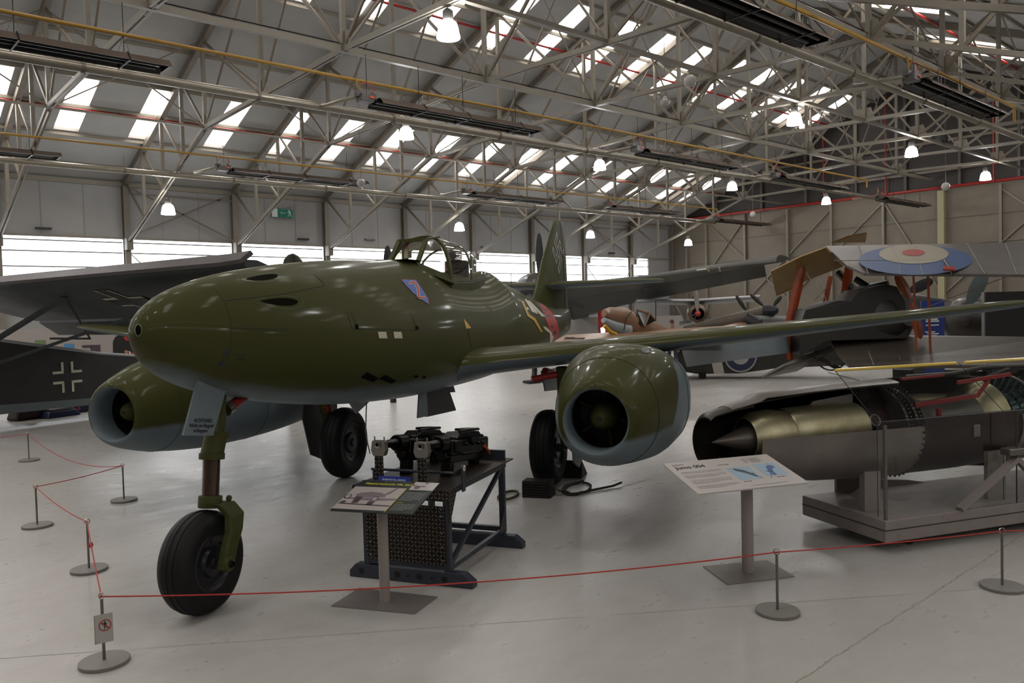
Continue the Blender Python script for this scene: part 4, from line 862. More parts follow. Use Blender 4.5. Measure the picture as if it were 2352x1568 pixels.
sb, pb, W_, H_ = stand('information_stand', 'white information stand about the turbojet, with two pale blue pictures', Zp(1604, 1134, .70), Zp(1858, 1107, .70), Zp(1564, 1060, .82), base, .012, mat('white_panel', 'b5b0ad', .35), M_dark, .042, M_pole)
text('maker_lettering', 'Junkers', W_*.035, mat('grey_print', '6e6a68', .5), pb, (W_*.055, H_*.88, .0006), (0, 0, 0))
text('title_lettering', 'Jumo 004', W_*.07, M_ink, pb, (W_*.055, H_*.76, .0006), (0, 0, 0), bold=True); text('subtitle_lettering', 'turbojet', W_*.035, mat('grey_print', '6e6a68', .5), pb, (W_*.44, H_*.76, .0006), (0, 0, 0), sx=.9)
M_print = mat('grey_print', '6e6a68', .5)
lines(pb, 'body_text', M_print, W_*.055, W_*.43, H_*.64, 2, H_*.035, H_*.009, 7); lines(pb, 'body_text', M_print, W_*.055, W_*.43, H_*.53, 3, H_*.035, H_*.009, 8); lines(pb, 'body_text', M_print, W_*.055, W_*.43, H_*.38, 4, H_*.035, H_*.009, 9); lines(pb, 'body_text', M_print, W_*.055, W_*.43, H_*.2, 3, H_*.035, H_*.009, 10)
lines(pb, 'specification_text', M_print, W_*.7, W_*.74, H_*.9, 6, H_*.028, H_*.01, 11); lines(pb, 'specification_text', M_print, W_*.76, W_*.87, H_*.9, 6, H_*.028, H_*.01, 12); lines(pb, 'footnote_text', M_print, W_*.5, W_*.88, H_*.07, 1, .01, H_*.01, 13); lines(pb, 'caption_text', M_ink, W_*.48, W_*.56, H_*.2, 1, .01, H_*.012, 14); lines(pb, 'caption_text', M_ink, W_*.8, W_*.94, H_*.24, 1, .01, H_*.014, 15)
M_lb = mat('picture_sky_blue', '93acbb', .4)
rect(pb, 'picture', M_lb, W_*.47, H_*.25, W_*.68, H_*.66); rect(pb, 'picture', M_lb, W_*.73, H_*.3, W_*.94, H_*.7)
mb = MB(); pk([(.475, .66), (.53, .6), (.68, .26), (.67, .26), (.53, .585)], .0012); mb.build('picture_wing', M_pmid, pb)
mb = MB(); pk([(.52, .6), (.535, .63), (.6, .55), (.65, .38), (.66, .3), (.63, .32), (.58, .46), (.53, .54)]); pk([(.63, .4), (.645, .46), (.655, .4)]); mb.build('picture_bomber', mat('picture_grey', '47525a', .5), pb)
mb = MB(); pk([(.74, .22), (.8, .42), (.88, .68), (.885, .68), (.81, .42), (.745, .22)], .0013); pk([(.8, .46), (.83, .6), (.87, .62), (.86, .5), (.83, .4), (.8, .38)]); pk([(.77, .47), (.82, .44), (.83, .41), (.79, .42)])
for cx_, cy_ in ((.875, .57), (.81, .36)): pk([(cx_+.025*math.cos(k*PI/6), cy_+.055*math.sin(k*PI/6)) for k in range(12)], .0018)
mb.build('picture_twin_jet', mat('picture_blue', '4f6390', .5), pb)

# ================================================================== CANNON DISPLAY TABLE
M_frame = mat('dark_blue_grey_frame', '30343f', .4, noise=.1)
def tread_plate():
    M = bpy.data.materials.new('steel_tread_plate'); M.use_nodes = True; N = M.node_tree.nodes; L = M.node_tree.links; b = N['Principled BSDF']
    tc = N.new('ShaderNodeTexCoord')
    def vm(op, a, c=None):
        n = N.new('ShaderNodeVectorMath'); n.operation = op; L.new(a, n.inputs[0])
        if c is not None: n.inputs[1].default_value = c
        return n.outputs[0]
    def mt(op, a, c=None):
        n = N.new('ShaderNodeMath'); n.operation = op
        for i, v in enumerate((a, c)):
            if v is None: continue
            if isinstance(v, (int, float)): n.inputs[i].default_value = v
            else: L.new(v, n.inputs[i])
        return n.outputs[0]
    p = vm('MULTIPLY', tc.outputs['UV'], (35, 35, 0)); fl_ = vm('FLOOR', p); lo = vm('SUBTRACT', vm('FRACTION', p), (.5, .5, 0))
    sf = N.new('ShaderNodeSeparateXYZ'); L.new(fl_, sf.inputs[0]); sl = N.new('ShaderNodeSeparateXYZ'); L.new(lo, sl.inputs[0])
    par = mt('MODULO', mt('ABSOLUTE', mt('ADD', sf.outputs[0], sf.outputs[1])), 2)
    u = mt('MULTIPLY', mt('ADD', sl.outputs[0], sl.outputs[1]), .707); v = mt('MULTIPLY', mt('SUBTRACT', sl.outputs[0], sl.outputs[1]), .707)
    ip = mt('SUBTRACT', 1, par); aa = mt('ADD', mt('MULTIPLY', u, par), mt('MULTIPLY', v, ip)); bb = mt('ADD', mt('MULTIPLY', v, par), mt('MULTIPLY', u, ip))
    dd = mt('ADD', mt('POWER', mt('ABSOLUTE', mt('DIVIDE', aa, .43)), 2), mt('POWER', mt('ABSOLUTE', mt('DIVIDE', bb, .12)), 2))
    m = N.new('ShaderNodeMapRange'); m.inputs[1].default_value = .5; m.inputs[2].default_value = 1.1; m.inputs[3].default_value = 1; m.inputs[4].default_value = 0; L.new(dd, m.inputs[0])
    bp = N.new('ShaderNodeBump'); bp.inputs['Strength'].default_value = 1; bp.inputs['Distance'].default_value = .004; L.new(m.outputs[0], bp.inputs['Height']); L.new(bp.outputs[0], b.inputs['Normal'])
    mx = N.new('ShaderNodeMix'); mx.data_type = 'RGBA'; mx.inputs[6].default_value = lin('241f1c'); mx.inputs[7].default_value = lin('857a6f'); L.new(m.outputs[0], mx.inputs[0]); L.new(mx.outputs[2], b.inputs['Base Color'])
    b.inputs['Metallic'].default_value = .55; b.inputs['Roughness'].default_value = .38; return M
M_tread = tread_plate()
def uvbox(o, sc=1):
    me = o.data; uv = me.uv_layers.new(name='uv')
    for p in me.polygons:
        n = p.normal; a = max(range(3), key=lambda i: abs(n[i])); ij = [(1, 2), (0, 2), (0, 1)][a]
        for li in p.loop_indices:
            v = me.vertices[me.loops[li].vertex_index].co; uv.data[li].uv = (v[ij[0]]*sc, v[ij[1]]*sc)
    return o
CT = thing('display_table', 'dark steel tread plate table carrying two aircraft cannons', 'display stand', (3.07, 5.29, 0), math.atan2(-.89, .455))
for y in (0.0, 1.0):
    mb = MB(); 
    prof = [(0, 0), (0, .05), (.05, .1), (.93, .1), (1.0, .045), (1.0, 0)]
    mb.prism([(x, y-.04, z) for x, z in prof], (0, .08, 0)); mb.build('skid', M_frame, CT, bevel=.004)
mb = MB()
for x, y in ((.1, -.042), (.4, -.042), (.58, -.042), (.78, -.042)): mb.lathe([(.024, 0), (.02, .002), (0, .001)], (x, y, .05), (0, -1, 0), 18)
for x in (.32, .49, .68): mb.lathe([(.009, 0), (.0, .001)], (x, -.042, .05), (0, -1, 0), 12)
mb.lathe([(0, 0), (0, .001)], (.1, -.1, .05), (0, -1, 0), 6); mb.build('skid_hole', M_black, CT)
TZ = .69
for x in (.14, .8):
    for y in (.0, 1.05):
        MB().box((x, y, (.1+TZ)/2), (.045, .045, TZ-.1)).build('post', M_frame, CT)
mb = MB()
for x in (.14, .8):
    for a_, b_, w_ in (((x, 0, TZ-.03), (x, 1.1, TZ-.03), .04), ((x, 0, .12), (x, 1.05, .12), .035), ((x, .02, .14), (x, 1.03, TZ-.05), .03)): MB().bar(a_, b_, w_).build('rail', M_frame, CT)
for y in (0, 1.05):
    for z_ in (.13, TZ-.03): MB().bar((.14, y, z_), (.8, y, z_), .04).build('rail', M_frame, CT)
for x0_, s_ in ((.165, 1), (.775, -1)): MB().prism([(x0_, -.01, .15), (x0_+s_*.09, -.01, .15), (x0_, -.01, .22)], (0, .01, 0)).build('corner_gusset', M_frame, CT)
uvbox(MB().prism([(.822, 1.03, .13), (.822, 1.03, .32), (.822, .9, .13)], (.004, 0, 0)).build('corner_gusset', M_tread, CT))
uvbox(MB().box((.465, .55, TZ+.003), (.77, 1.28, .012)).build('table_top', M_tread, CT)); uvbox(MB().box((.465, -.088, TZ-.035), (.77, .006, .07)).build('top_apron', M_tread, CT))
uvbox(MB().box((.47, -.03, .36), (.64, .006, .42)).build('front_panel', M_tread, CT)); uvbox(MB().prism([(.826, -.04, TZ-.01), (.826, .12, TZ-.01), (.826, -.02, TZ-.25)], (.004, 0, 0)).build('side_gusset', M_tread, CT))
mb = MB()
for x in (.18, .77):
    for z in (.18, .28, .38, .5, .55): mb.lathe([(.007, 0), (.006, .004), (0, .005)], (x, -.034, z), (0, -1, 0), 10)
mb.build('bolt', M_chrome, CT)
MB().box((.55, 1.13, TZ+.045), (.5, .03, .08)).build('rear_stop', M_frame, CT)
mounts = (.27, .62)
for x in mounts:
    uvbox(MB().box((x, -.02, TZ+.12), (.065, .012, .24)).box((x-.03, .0, TZ+.12), (.008, .05, .24)).build('barrel_support', M_tread, CT))
    mb = MB(); mb.prism([(x-.06, -.03, TZ+.26), (x-.045, -.03, TZ+.22), (x+.045, -.03, TZ+.22), (x+.06, -.03, TZ+.26), (x+.05, -.03, TZ+.33), (x-.05, -.03, TZ+.33)], (0, .05, 0))
    for s_ in (-1, 1): mb.tube([(x+s_*.04, -.005, TZ+.33), (x+s_*.04, -.005, TZ+.36)], .006, 8)
    mb.build('barrel_clamp', mat('dull_aluminium', '8d8883', .35, metal=.8), CT, bevel=.005)
MB().tube([(.12, .12, TZ+.09), (.8, .12, TZ+.09)], .01, 8).tube([(.14, .12, TZ), (.14, .12, TZ+.09)], .012, 6).build('cross_rod', M_frame, CT)
mb = MB(); mb.box((.856, .17, TZ+.03), (.012, .045, .16)); mb.lathe([(.024, -.006), (.024, .006), (0, .008)], (.857, .17, TZ+.12), (1, 0, 0), 16); mb.build('end_tag', M_frame, CT); MB().lathe([(.023, 0), (0, .002)], (.866, .17, TZ+.12), (1, 0, 0), 16).build('tag_disc', M_signw, CT); MB().lathe([(.008, 0), (0, .002)], (.869, .17, TZ+.118), (1, 0, 0), 12).build('tag_dot', M_rd, CT)
# blue label on the table front
t = thing('name_plate', 'small blue name plate standing on the front of the cannon table', 'sign', (0, 0, 0)); t.matrix_world = Matrix.Translation((3.07, 5.29, 0)) @ Matrix.Rotation(math.atan2(-.89, .455), 4, 'Z') @ Matrix.Translation((.31, -.1, TZ+.015)) @ Matrix.Rotation(-.25, 4, 'X')
MB().box((.12, 0, .035), (.26, .006, .08)).build('plate', mat('plate_blue', '0f2a8c', .4), t, bevel=.003)
text('plate_lettering', 'RHEINMETALL-BORSIG', .019, M_signw, t, (.12, -.0038, .045), (PI/2, 0, 0), 'CENTER'); text('plate_lettering', 'MK108 30MM CANNON', .017, M_signw, t, (.12, -.0038, .016), (PI/2, 0, 0), 'CENTER')
# cannons
M_gun = mat('black_gun_metal', '0e0d0f', .3, metal=.5, noise=.3, nscale=20)
def make_cannon():
    t = thing('aircraft_cannon', 'x', 'cannon', (0, 0, 0), 0, 'cannons on the tread plate table')
    z = .3
    MB().tube([(0, -.05, z), (0, .1, z)], .026, 20).tube([(0, .08, z), (0, .3, z)], [.028, .045], 20).build('barrel', M_gun, t)
    MB().lathe([(.026, 0), (.027, .003), (.014, .004), (.013, -.03)], (0, -.05, z), (0, -1, 0), 20).build('muzzle', M_chrome, t)
    mb = MB()
    for k in range(6): mb.ring((0, .23+k*.022, z), (0, 1, 0), .053, .01, 20, 6)
    mb.build('recoil_spring', M_gun, t)
    mb = MB(); mb.box((0, .66, z-.03), (.15, .66, .12)); mb.box((0, .68, z+.03), (.11, .6, .05)); mb.box((0, .42, z-.02), (.19, .12, .09)); mb.build('receiver', M_gun, t, bevel=.012)
    mb = MB(); mb.prism([(-.07, .42, z+.04), (-.07, .52, z+.085), (-.07, .84, z+.085), (-.07, .9, z+.05)], (.14, 0, 0)); mb.box((0, .76, z+.098), (.12, .24, .02)); mb.build('feed_cover', M_gun, t, bevel=.008)
    mb = MB(); mb.box((0, .66, z-.115), (.1, .6, .06)); mb.tube([(0, .3, z-.09), (0, .5, z-.09)], .04, 14); mb.box((0, .4, z-.19), (.08, .08, .12)); mb.box((0, .9, z-.165), (.08, .06, .06)); mb.build('cradle', M_gun, t, bevel=.006)
    mb = MB()
    for y in (.45, .57, .69, .81, .9):
        for s_ in (-1, 1): mb.lathe([(.014, 0), (.012, .02), (0, .022)], (s_*.075, y, z-.01), (s_, 0, 0), 8)
    mb.tube([(.07, .42, z-.06), (.09, .5, z-.08), (.08, .8, z-.08), (.06, .94, z-.05)], .012, 6); mb.box((.08, .7, z+.02), (.03, .12, .04)); mb.box((-.08, .7, z+.01), (.03, .2, .05)); mb.tube([(.05, .5, z+.09), (.05, .85, z+.1)], .012, 6); mb.build('charging_gear', M_gun, t, bevel=.003)
    MB().box((0, 1.02, z-.03), (.13, .09, .13)).tube([(0, 1.06, z-.02), (0, 1.1, z-.02)], .04, 14).build('buffer', M_gun, t, bevel=.02)
    return t
CM = Matrix.Translation((3.07, 5.29, 0)) @ Matrix.Rotation(math.atan2(-.89, .455), 4, 'Z')
c0 = make_cannon(); rzc = math.atan2(-.89, .455)
c0.location = CM @ Vector((mounts[1], -.02, TZ)); c0.rotation_euler = (-.115, 0, rzc); c0['label'] = 'black aircraft cannon on the table, right hand one with orange strap at the rear'
c1 = dup(c0, CM @ Vector((mounts[0], -.02, TZ)), None, 'black aircraft cannon on the table, left hand one behind the blue plate')
mb = MB(); mb.tube([(.075, .93, .26), (.085, 1.0, .22), (.08, 1.04, .19)], .012, 6); mb.build('orange_strap', mat('orange_strap', 'a8501a', .6), c0)

# ================================================================== CHOCKS
M_chock = mat('dark_brown_rubber', '17110f', .6, bump=.3, bscale=30)
P = JM @ Vector((4.2, -1.3, 0))
t = thing('wheel_chock', 'dark ribbed chock block in front of the near main wheel', 'chock', (P.x, P.y, 0), APSI)
mb = MB(); mb.prism([(-.12, -.14, 0), (.12, -.14, 0), (.06, -.14, .17), (-.11, -.14, .17)], (0, .3, 0))
for k in range(6): mb.box((-.122, .01, .015+k*.027), (.012, .3, .012))
mb.build('block', M_chock, t)
MB().tube([(0, -.14, .1), (0, -.2, .06), (.1, -.24, .04)], .012, 6).build('rope_handle', mat('old_rope', '4b4028', .8), t)
P = JM @ Vector((5.2, -1.35, 0)); t = thing('wheel_chock', 'dark wedge chock behind the near main wheel', 'chock', (P.x, P.y, 0), APSI)
MB().prism([(-.1, -.2, 0), (.22, -.2, 0), (-.05, -.2, .2)], (0, .36, 0)).build('block', M_chock, t)
mb = MB(); pts = []
for k in range(40):
    a = k/39*3.2*PI; r = .28-.02*a/PI; q = JM @ Vector((4.55+r*math.cos(a)*1.2, -1.62+r*.55*math.sin(a), .014+.012*(k % 5 == 0))); pts.append(q)
mb.tube(pts+[JM @ Vector((4.7, -1.98, .02)), JM @ Vector((4.8, -2.06, .04))], .012, 7); tag(mb.build('coiled_rope', mat('dark_rope', '2c2622', .8, bump=.5, bscale=60)), 'dark rope coiled on the floor beside the near main wheel', 'rope')
mb = MB(); pts = [JM @ Vector((4.1+.2*math.cos(a), -.98+.09*math.sin(a), .014)) for a in [k*PI/10 for k in range(21)]]; mb.tube(pts, .013, 6); tag(mb.build('rope_loop', mat('old_rope', '4b4028', .8)), 'brownish rope loop on the floor left of the chock block', 'rope')
# ================================================================== CUTAWAY ENGINE ON ITS TROLLEY
A_ = Vector((.92, -.39, 0)).normalized(); PZ = math.atan2(A_.y, A_.x); PO = Vector((6.21, 2.68, 0))
M_ply = mat('grey_trolley_paint', '857d7a', .45, noise=.1)
TR = thing('trolley', 'flat grey trolley platform under the cutaway engine', 'trolley', PO, PZ)
MB().box((1.9, .47, .175), (3.86, .96, .17)).build('platform', M_ply, TR, bevel=.006)
mb = MB(); mb.bar((-.03, -.012, .185), (3.8, -.012, .185), .004, .006); mb.bar((-.032, -.01, .185), (-.032, .95, .185), .004, .006); mb.build('platform_seam', M_dark, TR)
mb = MB()
for x in (.1, .55, 1.0, 1.5, 2.1):
    for z in (.13, .23): mb.lathe([(.009, 0), (.007, .004), (0, .005)], (x, -.011, z), (0, -1, 0), 8)
mb.build('bolt', M_chrome, TR)
for x in (.35, 3.3):
    for y in (.15, .8): MB().lathe([(0, -.02), (.045, -.02), (.045, .02), (0, .02)], (x, y, .045), (0, 1, 0), 16).build('castor', M_black, TR)
# supports
mb = MB(); mb.box((.13, .32, .43), (.16, .06, .36)); mb.build('support_plate', M_ply, TR)
MB().prism([(.3, .9, .26), (1.3, .9, .26), (1.1, .9, .3), (.8, .9, .33), (.5, .9, .5), (.42, .9, .62), (.3, .9, .6)], (0, .03, 0)).build('rear_support_plate', M_ply, TR)
ap = (1.35, .02, .62)
for a, b_, w_ in (((.72, .0, .27), ap, .06), ((1.75, 0.0, .27), ap, .05), ((.35, .75, .27), (.7, .5, .6), .035)): MB().bar(a, b_, w_, .04).build('support_leg', M_ply, TR)
MB().box((1.33, .2, .45), (.2, .04, .42)).build('support_plate', M_ply, TR)
MB().box((1.33, .04, .68), (.16, .1, .06)).build('mounting_bracket', M_bsteel, TR, bevel=.01)
EN = thing('jet_engine', 'cutaway turbojet engine in silver casing lying on the grey trolley', 'engine', PO+A_*.09, PZ)
ZA, YA = .875, .55
def cyl(prof, a0, a1, n=26, th=.006, dz=0):        # partial shell: profile (x, r); angle from the camera side (-y) over the top
    R = []
    for x, r in prof: R.append([(x, YA-r*math.cos(a0+(a1-a0)*i/n), ZA+dz+r*math.sin(a0+(a1-a0)*i/n)) for i in range(n+1)])
    return R
def shell(name, prof, a0, a1, m, par=EN, th=.008, label=None):
    mb = MB(); o = cyl(prof, a0, a1); i_ = cyl([(x, r-th) for x, r in prof], a0, a1); mb.loft(o, closed=False); mb.loft(i_, closed=False)
    n = len(o[0])
    for R, Q in ((o[0], i_[0]), (o[-1], i_[-1])): mb.add(R+Q, [(k, k+1, n+k+1, n+k) for k in range(n-1)])
    for j in (0, -1): mb.add([r[j] for r in o]+[r[j] for r in i_], [(k, k+1, len(o)+k+1, len(o)+k) for k in range(len(o)-1)])
    b = mb.build(name, m, par); 
    if label: b['label'] = label
    return b
D = math.radians
M_case = mat('grey_engine_skin', '7d7672', .35, metal=.55, noise=.2, nscale=4); M_in = mat('dark_casing_inside', '2b2623', .45, metal=.3); M_gold = mat('heat_stained_steel', 'a39d83', .38, metal=.8, noise=.25, nscale=5, col2='857f62')
M_burn = mat('burnt_dark_drum', '0f0d12', .35, spec=.2, noise=.5, nscale=3, col2='2c1816'); M_redcut = mat('red_cut_edge', '7e1d1c', .45)
shell('exhaust_nozzle', [(-1.33, .2), (-1.3, .235), (-1.2, .26), (-1.1, .282), (-.96, .3)], D(68), D(335), mat('dark_nozzle_skin', '332e2a', .4, metal=.5), th=.012)
shell('lower_cowl', [(-1.02, .29), (-.8, .335), (-.4, .375), (0, .395), (.44, .405)], D(-175), D(8), M_case)
shell('upper_cowl', [(-1.15, .275), (-.9, .33), (-.85, .36), (-.4, .385), (0, .4), (.44, .41)], D(70), D(186), M_case)
shell('cowl_lining', [(-1.2, .26), (-.9, .32), (-.4, .37), (0, .385), (.44, .395)], D(72), D(184), M_in)
MB().loft([[(x, YA-r*math.cos(t), ZA+r*math.sin(t)) for t in (2*PI*k/28 for k in range(28))] for x, r in ((-1.28, .004), (-1.0, .1), (-.85, .15), (-.7, .17))]).build('exhaust_bullet', mat('bullet_grey', '554f4a', .35, metal=.4), EN)
shell('inner_nozzle', [(-.98, .17), (-.9, .215), (-.75, .225), (-.6, .2)], D(-180), D(180), M_gold, th=.006)
shell('inner_nozzle_ring', [(-.98, .1), (-.85, .14), (-.75, .15)], D(-180), D(180), M_case, th=.006)
MB().loft([[(x, YA-r*math.cos(t), ZA+.01+r*math.sin(t)) for t in (2*PI*k/36 for k in range(36))] for x, r in ((-.62, .2), (-.6, .215), (-.3, .225), (.02, .23), (.08, .22))]).build('jet_pipe', M_gold, EN)
MB().loft([[(x, YA-r*math.cos(t), ZA+.01+r*math.sin(t)) for t in (2*PI*k/36 for k in range(36))] for x, r in ((.08, .2), (.3, .2), (.32, .24), (.4, .25))]).build('shaft_housing', M_burn, EN)
mb = MB(); mb.prism([(-.42, YA+.02, ZA+.15), (.1, YA+.02, ZA+.18), (.1, YA+.02, ZA+.3), (-.3, YA+.02, ZA+.26)], (0, .02, 0)); mb.build('casing_web', M_case, EN)
for j, x in enumerate((.34, .44)):
    mb = MB(); mb.lathe([(.34, -.012), (.34, .012), (.1, .02), (.1, -.02), (.34, -.012)], (x, YA, ZA), (1, 0, 0), 48)
    for k in range(70):
        a = 2*PI*k/70
        if math.sin(a) > -.1: mb.bar((x, YA-.335*math.cos(a), ZA+.335*math.sin(a)), (x+.005, YA-.38*math.cos(a), ZA+.38*math.sin(a)), .006, .022, up=(1, .3, .2))
    mb.build('turbine_disc', mat('turbine_steel', '3c3733', .3, metal=.8), EN)
shell('combustion_drum', [(.44, .41), (.5, .4), (1.0, .4), (1.45, .385), (1.52, .37)], D(-185), D(18), M_burn)
mb = MB(); 
for k in range(15):
    a = D(-90+k*7); mb.lathe([(.01, 0), (.008, .012), (0, .014)], (.42, YA-.408*math.cos(a), ZA+.408*math.sin(a)), (0, -math.cos(a), math.sin(a)), 8)
mb.build('flange_bolt', M_dark, EN)
mb = MB(); mb.loft([[(x, YA+.1-r*math.cos(t), ZA+.12+r*math.sin(t)) for t in (2*PI*k/24 for k in range(24))] for x, r in ((.55, .05), (.62, .11), (.9, .13), (1.2, .11), (1.35, .12), (1.45, .06))]); mb.build('flame_tube', M_gold, EN)
mb = MB(); mb.loft([[(x, YA-.12-r*math.cos(t), ZA+.06+r*math.sin(t)) for t in (2*PI*k/20 for k in range(20))] for x, r in ((.6, .03), (.7, .06), (1.3, .05), (1.42, .03))]); mb.build('flame_tube', M_burn, EN)
mb = MB(); mb.bar((.52, YA-.22, ZA+.2), (1.2, YA-.22, ZA+.24), .02, .035); mb.bar((1.0, YA-.2, ZA+.36), (1.6, YA-.2, ZA+.4), .02, .03); mb.bar((.5, YA-.1, ZA+.41), (.95, YA-.1, ZA+.42), .03, .02); mb.bar((1.2, YA-.22, ZA+.24), (1.35, YA-.2, ZA+.36), .02, .03); mb.bar((.75, YA-.24, ZA+.16), (.75, YA-.24, ZA+.08), .03); mb.build('cut_flange', M_redcut, EN)
mb = MB(); mb.loft([[(x, YA-r*math.cos(t), ZA+r*math.sin(t)) for t in (2*PI*k/30 for k in range(30))] for x, r in ((1.22, .2), (1.3, .3), (1.4, .33), (1.46, .34), (1.5, .31))]); mb.build('gold_diffuser', M_gold, EN)
mb = MB(); mb.loft([[(x, YA+r*math.cos(t)*-1, ZA+r*math.sin(t)) for t in (2*PI*k/30 for k in range(30))] for x, r in ((.55, .3), (.6, .26), (.8, .2), (1.1, .21), (1.25, .26))]); mb.build('inner_case', mat('grey_inner_case', '4b4a46', .4, metal=.5), EN)
M_blade = mat('compressor_teal', '2f4748', .35, metal=.6)
MB().lathe([(0, 1.56), (.24, 1.56), (.25, 2.5), (0, 2.5)], (0, YA, ZA), (1, 0, 0), 32).build('compressor_drum', M_blade, EN)
for j in range(8):
    x = 1.62+j*.11; mb = MB(); mb.lathe([(.25, -.03), (.25, .03)], (x, YA, ZA), (1, 0, 0), 36)
    for k in range(34):
        a = 2*PI*k/34+j*.05
        if math.sin(a) > -.3: mb.bar((x-.02, YA-.25*math.cos(a), ZA+.25*math.sin(a)), (x+.02, YA-.345*math.cos(a), ZA+.345*math.sin(a)), .008, .05, up=(1, .4, .2))
    mb.build('compressor_stage', M_blade, EN)
shell('compressor_casing', [(1.52, .39), (1.6, .385), (2.6, .385), (2.7, .4), (3.2, .38), (3.5, .3)], D(-185), D(12), mat('pinkish_grey_casting', '7a6c66', .4, metal=.3, noise=.15), label='pinkish grey compressor casing')
mb = MB()
for x in (1.75, 2.1, 2.5): mb.ring((x, YA, ZA), (1, 0, 0), .375, .012, 40, 6)
mb.tube([(1.55, YA-.4, ZA-.02), (2.6, YA-.41, ZA+.0)], .03, 10); mb.tube([(1.55, YA-.36, ZA-.2), (2.6, YA-.37, ZA-.18)], .018, 8); mb.box((1.85, YA-.4, ZA-.13), (.22, .06, .1)); mb.build('accessory_pipework', M_case, EN)
mb = MB(); mb.tube([(.75, YA+.1, ZA+.4), (1.1, YA-.05, ZA+.42), (1.5, YA, ZA+.45), (2.3, YA-.02, ZA+.44)], .02, 8); mb.box((1.75, YA+.03, ZA+.42), (.3, .1, .07)); mb.box((1.25, YA+.03, ZA+.42), (.2, .08, .05)); mb.tube([(1.1, YA+.02, ZA+.4), (1.35, YA-.16, ZA+.38), (1.7, YA-.1, ZA+.44)], .013, 6); mb.build('top_pipework', M_in, EN)
MB().tube([(1.3, YA, .5), (1.55, YA-.1, .49), (1.7, YA-.1, .5)], .03, 8).build('oil_pipe', M_dark, EN)
MB().ring((-.02, YA-.36, ZA+.13), (0, 1, -.4), .045, .004, 24, 5).build('access_port_ring', M_case, EN)
MB().box((.98, YA-.405, ZA-.02), (.07, .01, .1)).build('pale_label', M_case, EN, bevel=.02)
shell('rear_casing', [(.44, .41), (1.0, .42), (1.5, .42), (2.6, .4)], D(95), D(186), M_in)
# clear plastic case over the engine
CS = thing('display_case', 'clear plastic case with top edge coloured as a yellow glow over the cutaway engine', 'display case', PO, PZ)
M_acr = glass('clear_acrylic', 'f6f8f7', .045)
x0c, x1c, xm = .02, 3.4, 1.33
for a, b_ in ((x0c, xm-.004), (xm+.004, x1c)):
    MB().add([(a, .12, .26), (b_, .12, .26), (b_, .12, 1.0), (a, .12, 1.0)], [(0, 1, 2, 3)]).build('front_pane', M_acr, CS)
    MB().add([(a, .12, 1.0), (b_, .12, 1.0), (b_-.1, .46, 1.385), (a-.1, .46, 1.385)], [(0, 1, 2, 3)]).build('sloping_pane', M_acr, CS)
M_edge = mat('acrylic_edge', '3d4647', .2, alpha=.8)
mb = MB()
for a in (x0c, xm, x1c): mb.tube([(a, .12, .26), (a, .12, 1.0)], .0035, 5); mb.tube([(a, .12, 1.0), (a-.1, .46, 1.385)], .0035, 5)
mb.tube([(x0c, .12, 1.0), (x1c, .12, 1.0)], .0035, 5); mb.build('pane_edge', M_edge, CS)
M_yl = mat('painted_yellow_glow', 'dcc056', .15, coat=.8)  # glow of the acrylic edge put into the strip colour; nothing emits
mb = MB(); mb.tube([(-.08, .46, 1.39), (1.19, .46, 1.39)], .014, 8); mb.tube([(1.29, .46, 1.39), (3.3, .46, 1.39)], .014, 8); mb.build('yellow_glow_strip', M_yl, CS)
mb = MB(); mb.add([(-.3, .62, 1.42), (3.4, .5, 1.42), (3.4, .9, 1.42), (-.3, .95, 1.42)], [(0, 1, 2, 3)]); mb.build('top_pane', M_acr, CS)
mb = MB(); mb.bar((.0, .02, .26), (.0, .02, .99), .022, .022); mb.build('corner_post', M_bsteel, CS)
mb = MB(); mb.bar((xm, .0, .1), (xm, .0, 1.0), .008); 
for z in (.14, .3, .62): mb.lathe([(.008, 0), (0, .006)], (xm, -.006, z), (0, -1, 0), 8)
mb.build('joint_strip', mat('thin_dark_joint', '33322f', .4), CS)

# ================================================================== BACKGROUND AIRCRAFT
def slab(name, m, parent, near, far, t_):      # tapering wing from lists of leading and trailing edge points
    mb = MB(); R = []
    for a, b_ in zip(near, far):
        a = Vector(a); b_ = Vector(b_); c = (b_-a); up = Vector((0, 0, 1)); rr = []
        for u, h in ((0, 0), (.03, .5), (.15, .95), (.35, 1), (.7, .6), (1, .05), (.7, -.3), (.35, -.5), (.1, -.45), (.02, -.3)): rr.append(a+c*u+up*h*t_)
        R.append(rr)
    mb.loft(R); return mb.build(name, m, parent)
# -- high wing spotter plane at left
M_sk = mat('dark_blue_grey_fabric', '363b3e', .55, noise=.15, nscale=2); M_skt = mat('spotter_top_colour', '4a4546', .5, noise=.1); M_skd = mat('dark_green_black_fabric', '1f2020', .6, noise=.2, nscale=2)
SPx = thing('spotter_plane', 'dark high wing spotter plane with black and white crosses, at left behind the far engine', 'aircraft', (2.3, 17.6, 0), 0)
SI = Matrix.Translation((-2.3, -17.6, 0))
def sloc(p): return SI @ Vector(p)
le = [sloc((2.18, 19.0, 2.62)), sloc((2.74, 16.2, 2.62)), sloc((3.55, 13.4, 2.63)), sloc((4.35, 10.6, 2.64)), sloc((4.47, 10.2, 2.66))]
cv = Vector((1.75, .5, -.62)); te = [p+cv for p in le[:-1]]+[le[-1]+cv*.8]
WG = slab('wing', M_sk, SPx, le, te, .13); WG['label'] = 'blue grey underside of the high wing'
mb = MB(); mb.loft([[p+Vector((-.02, 0, .0)), p+Vector((-.05, 0, .05)), p+Vector((.1, 0, .17)), p+Vector((.14, 0, .12))] for p in le]); mb.build('leading_edge_slat', M_skt, SPx)
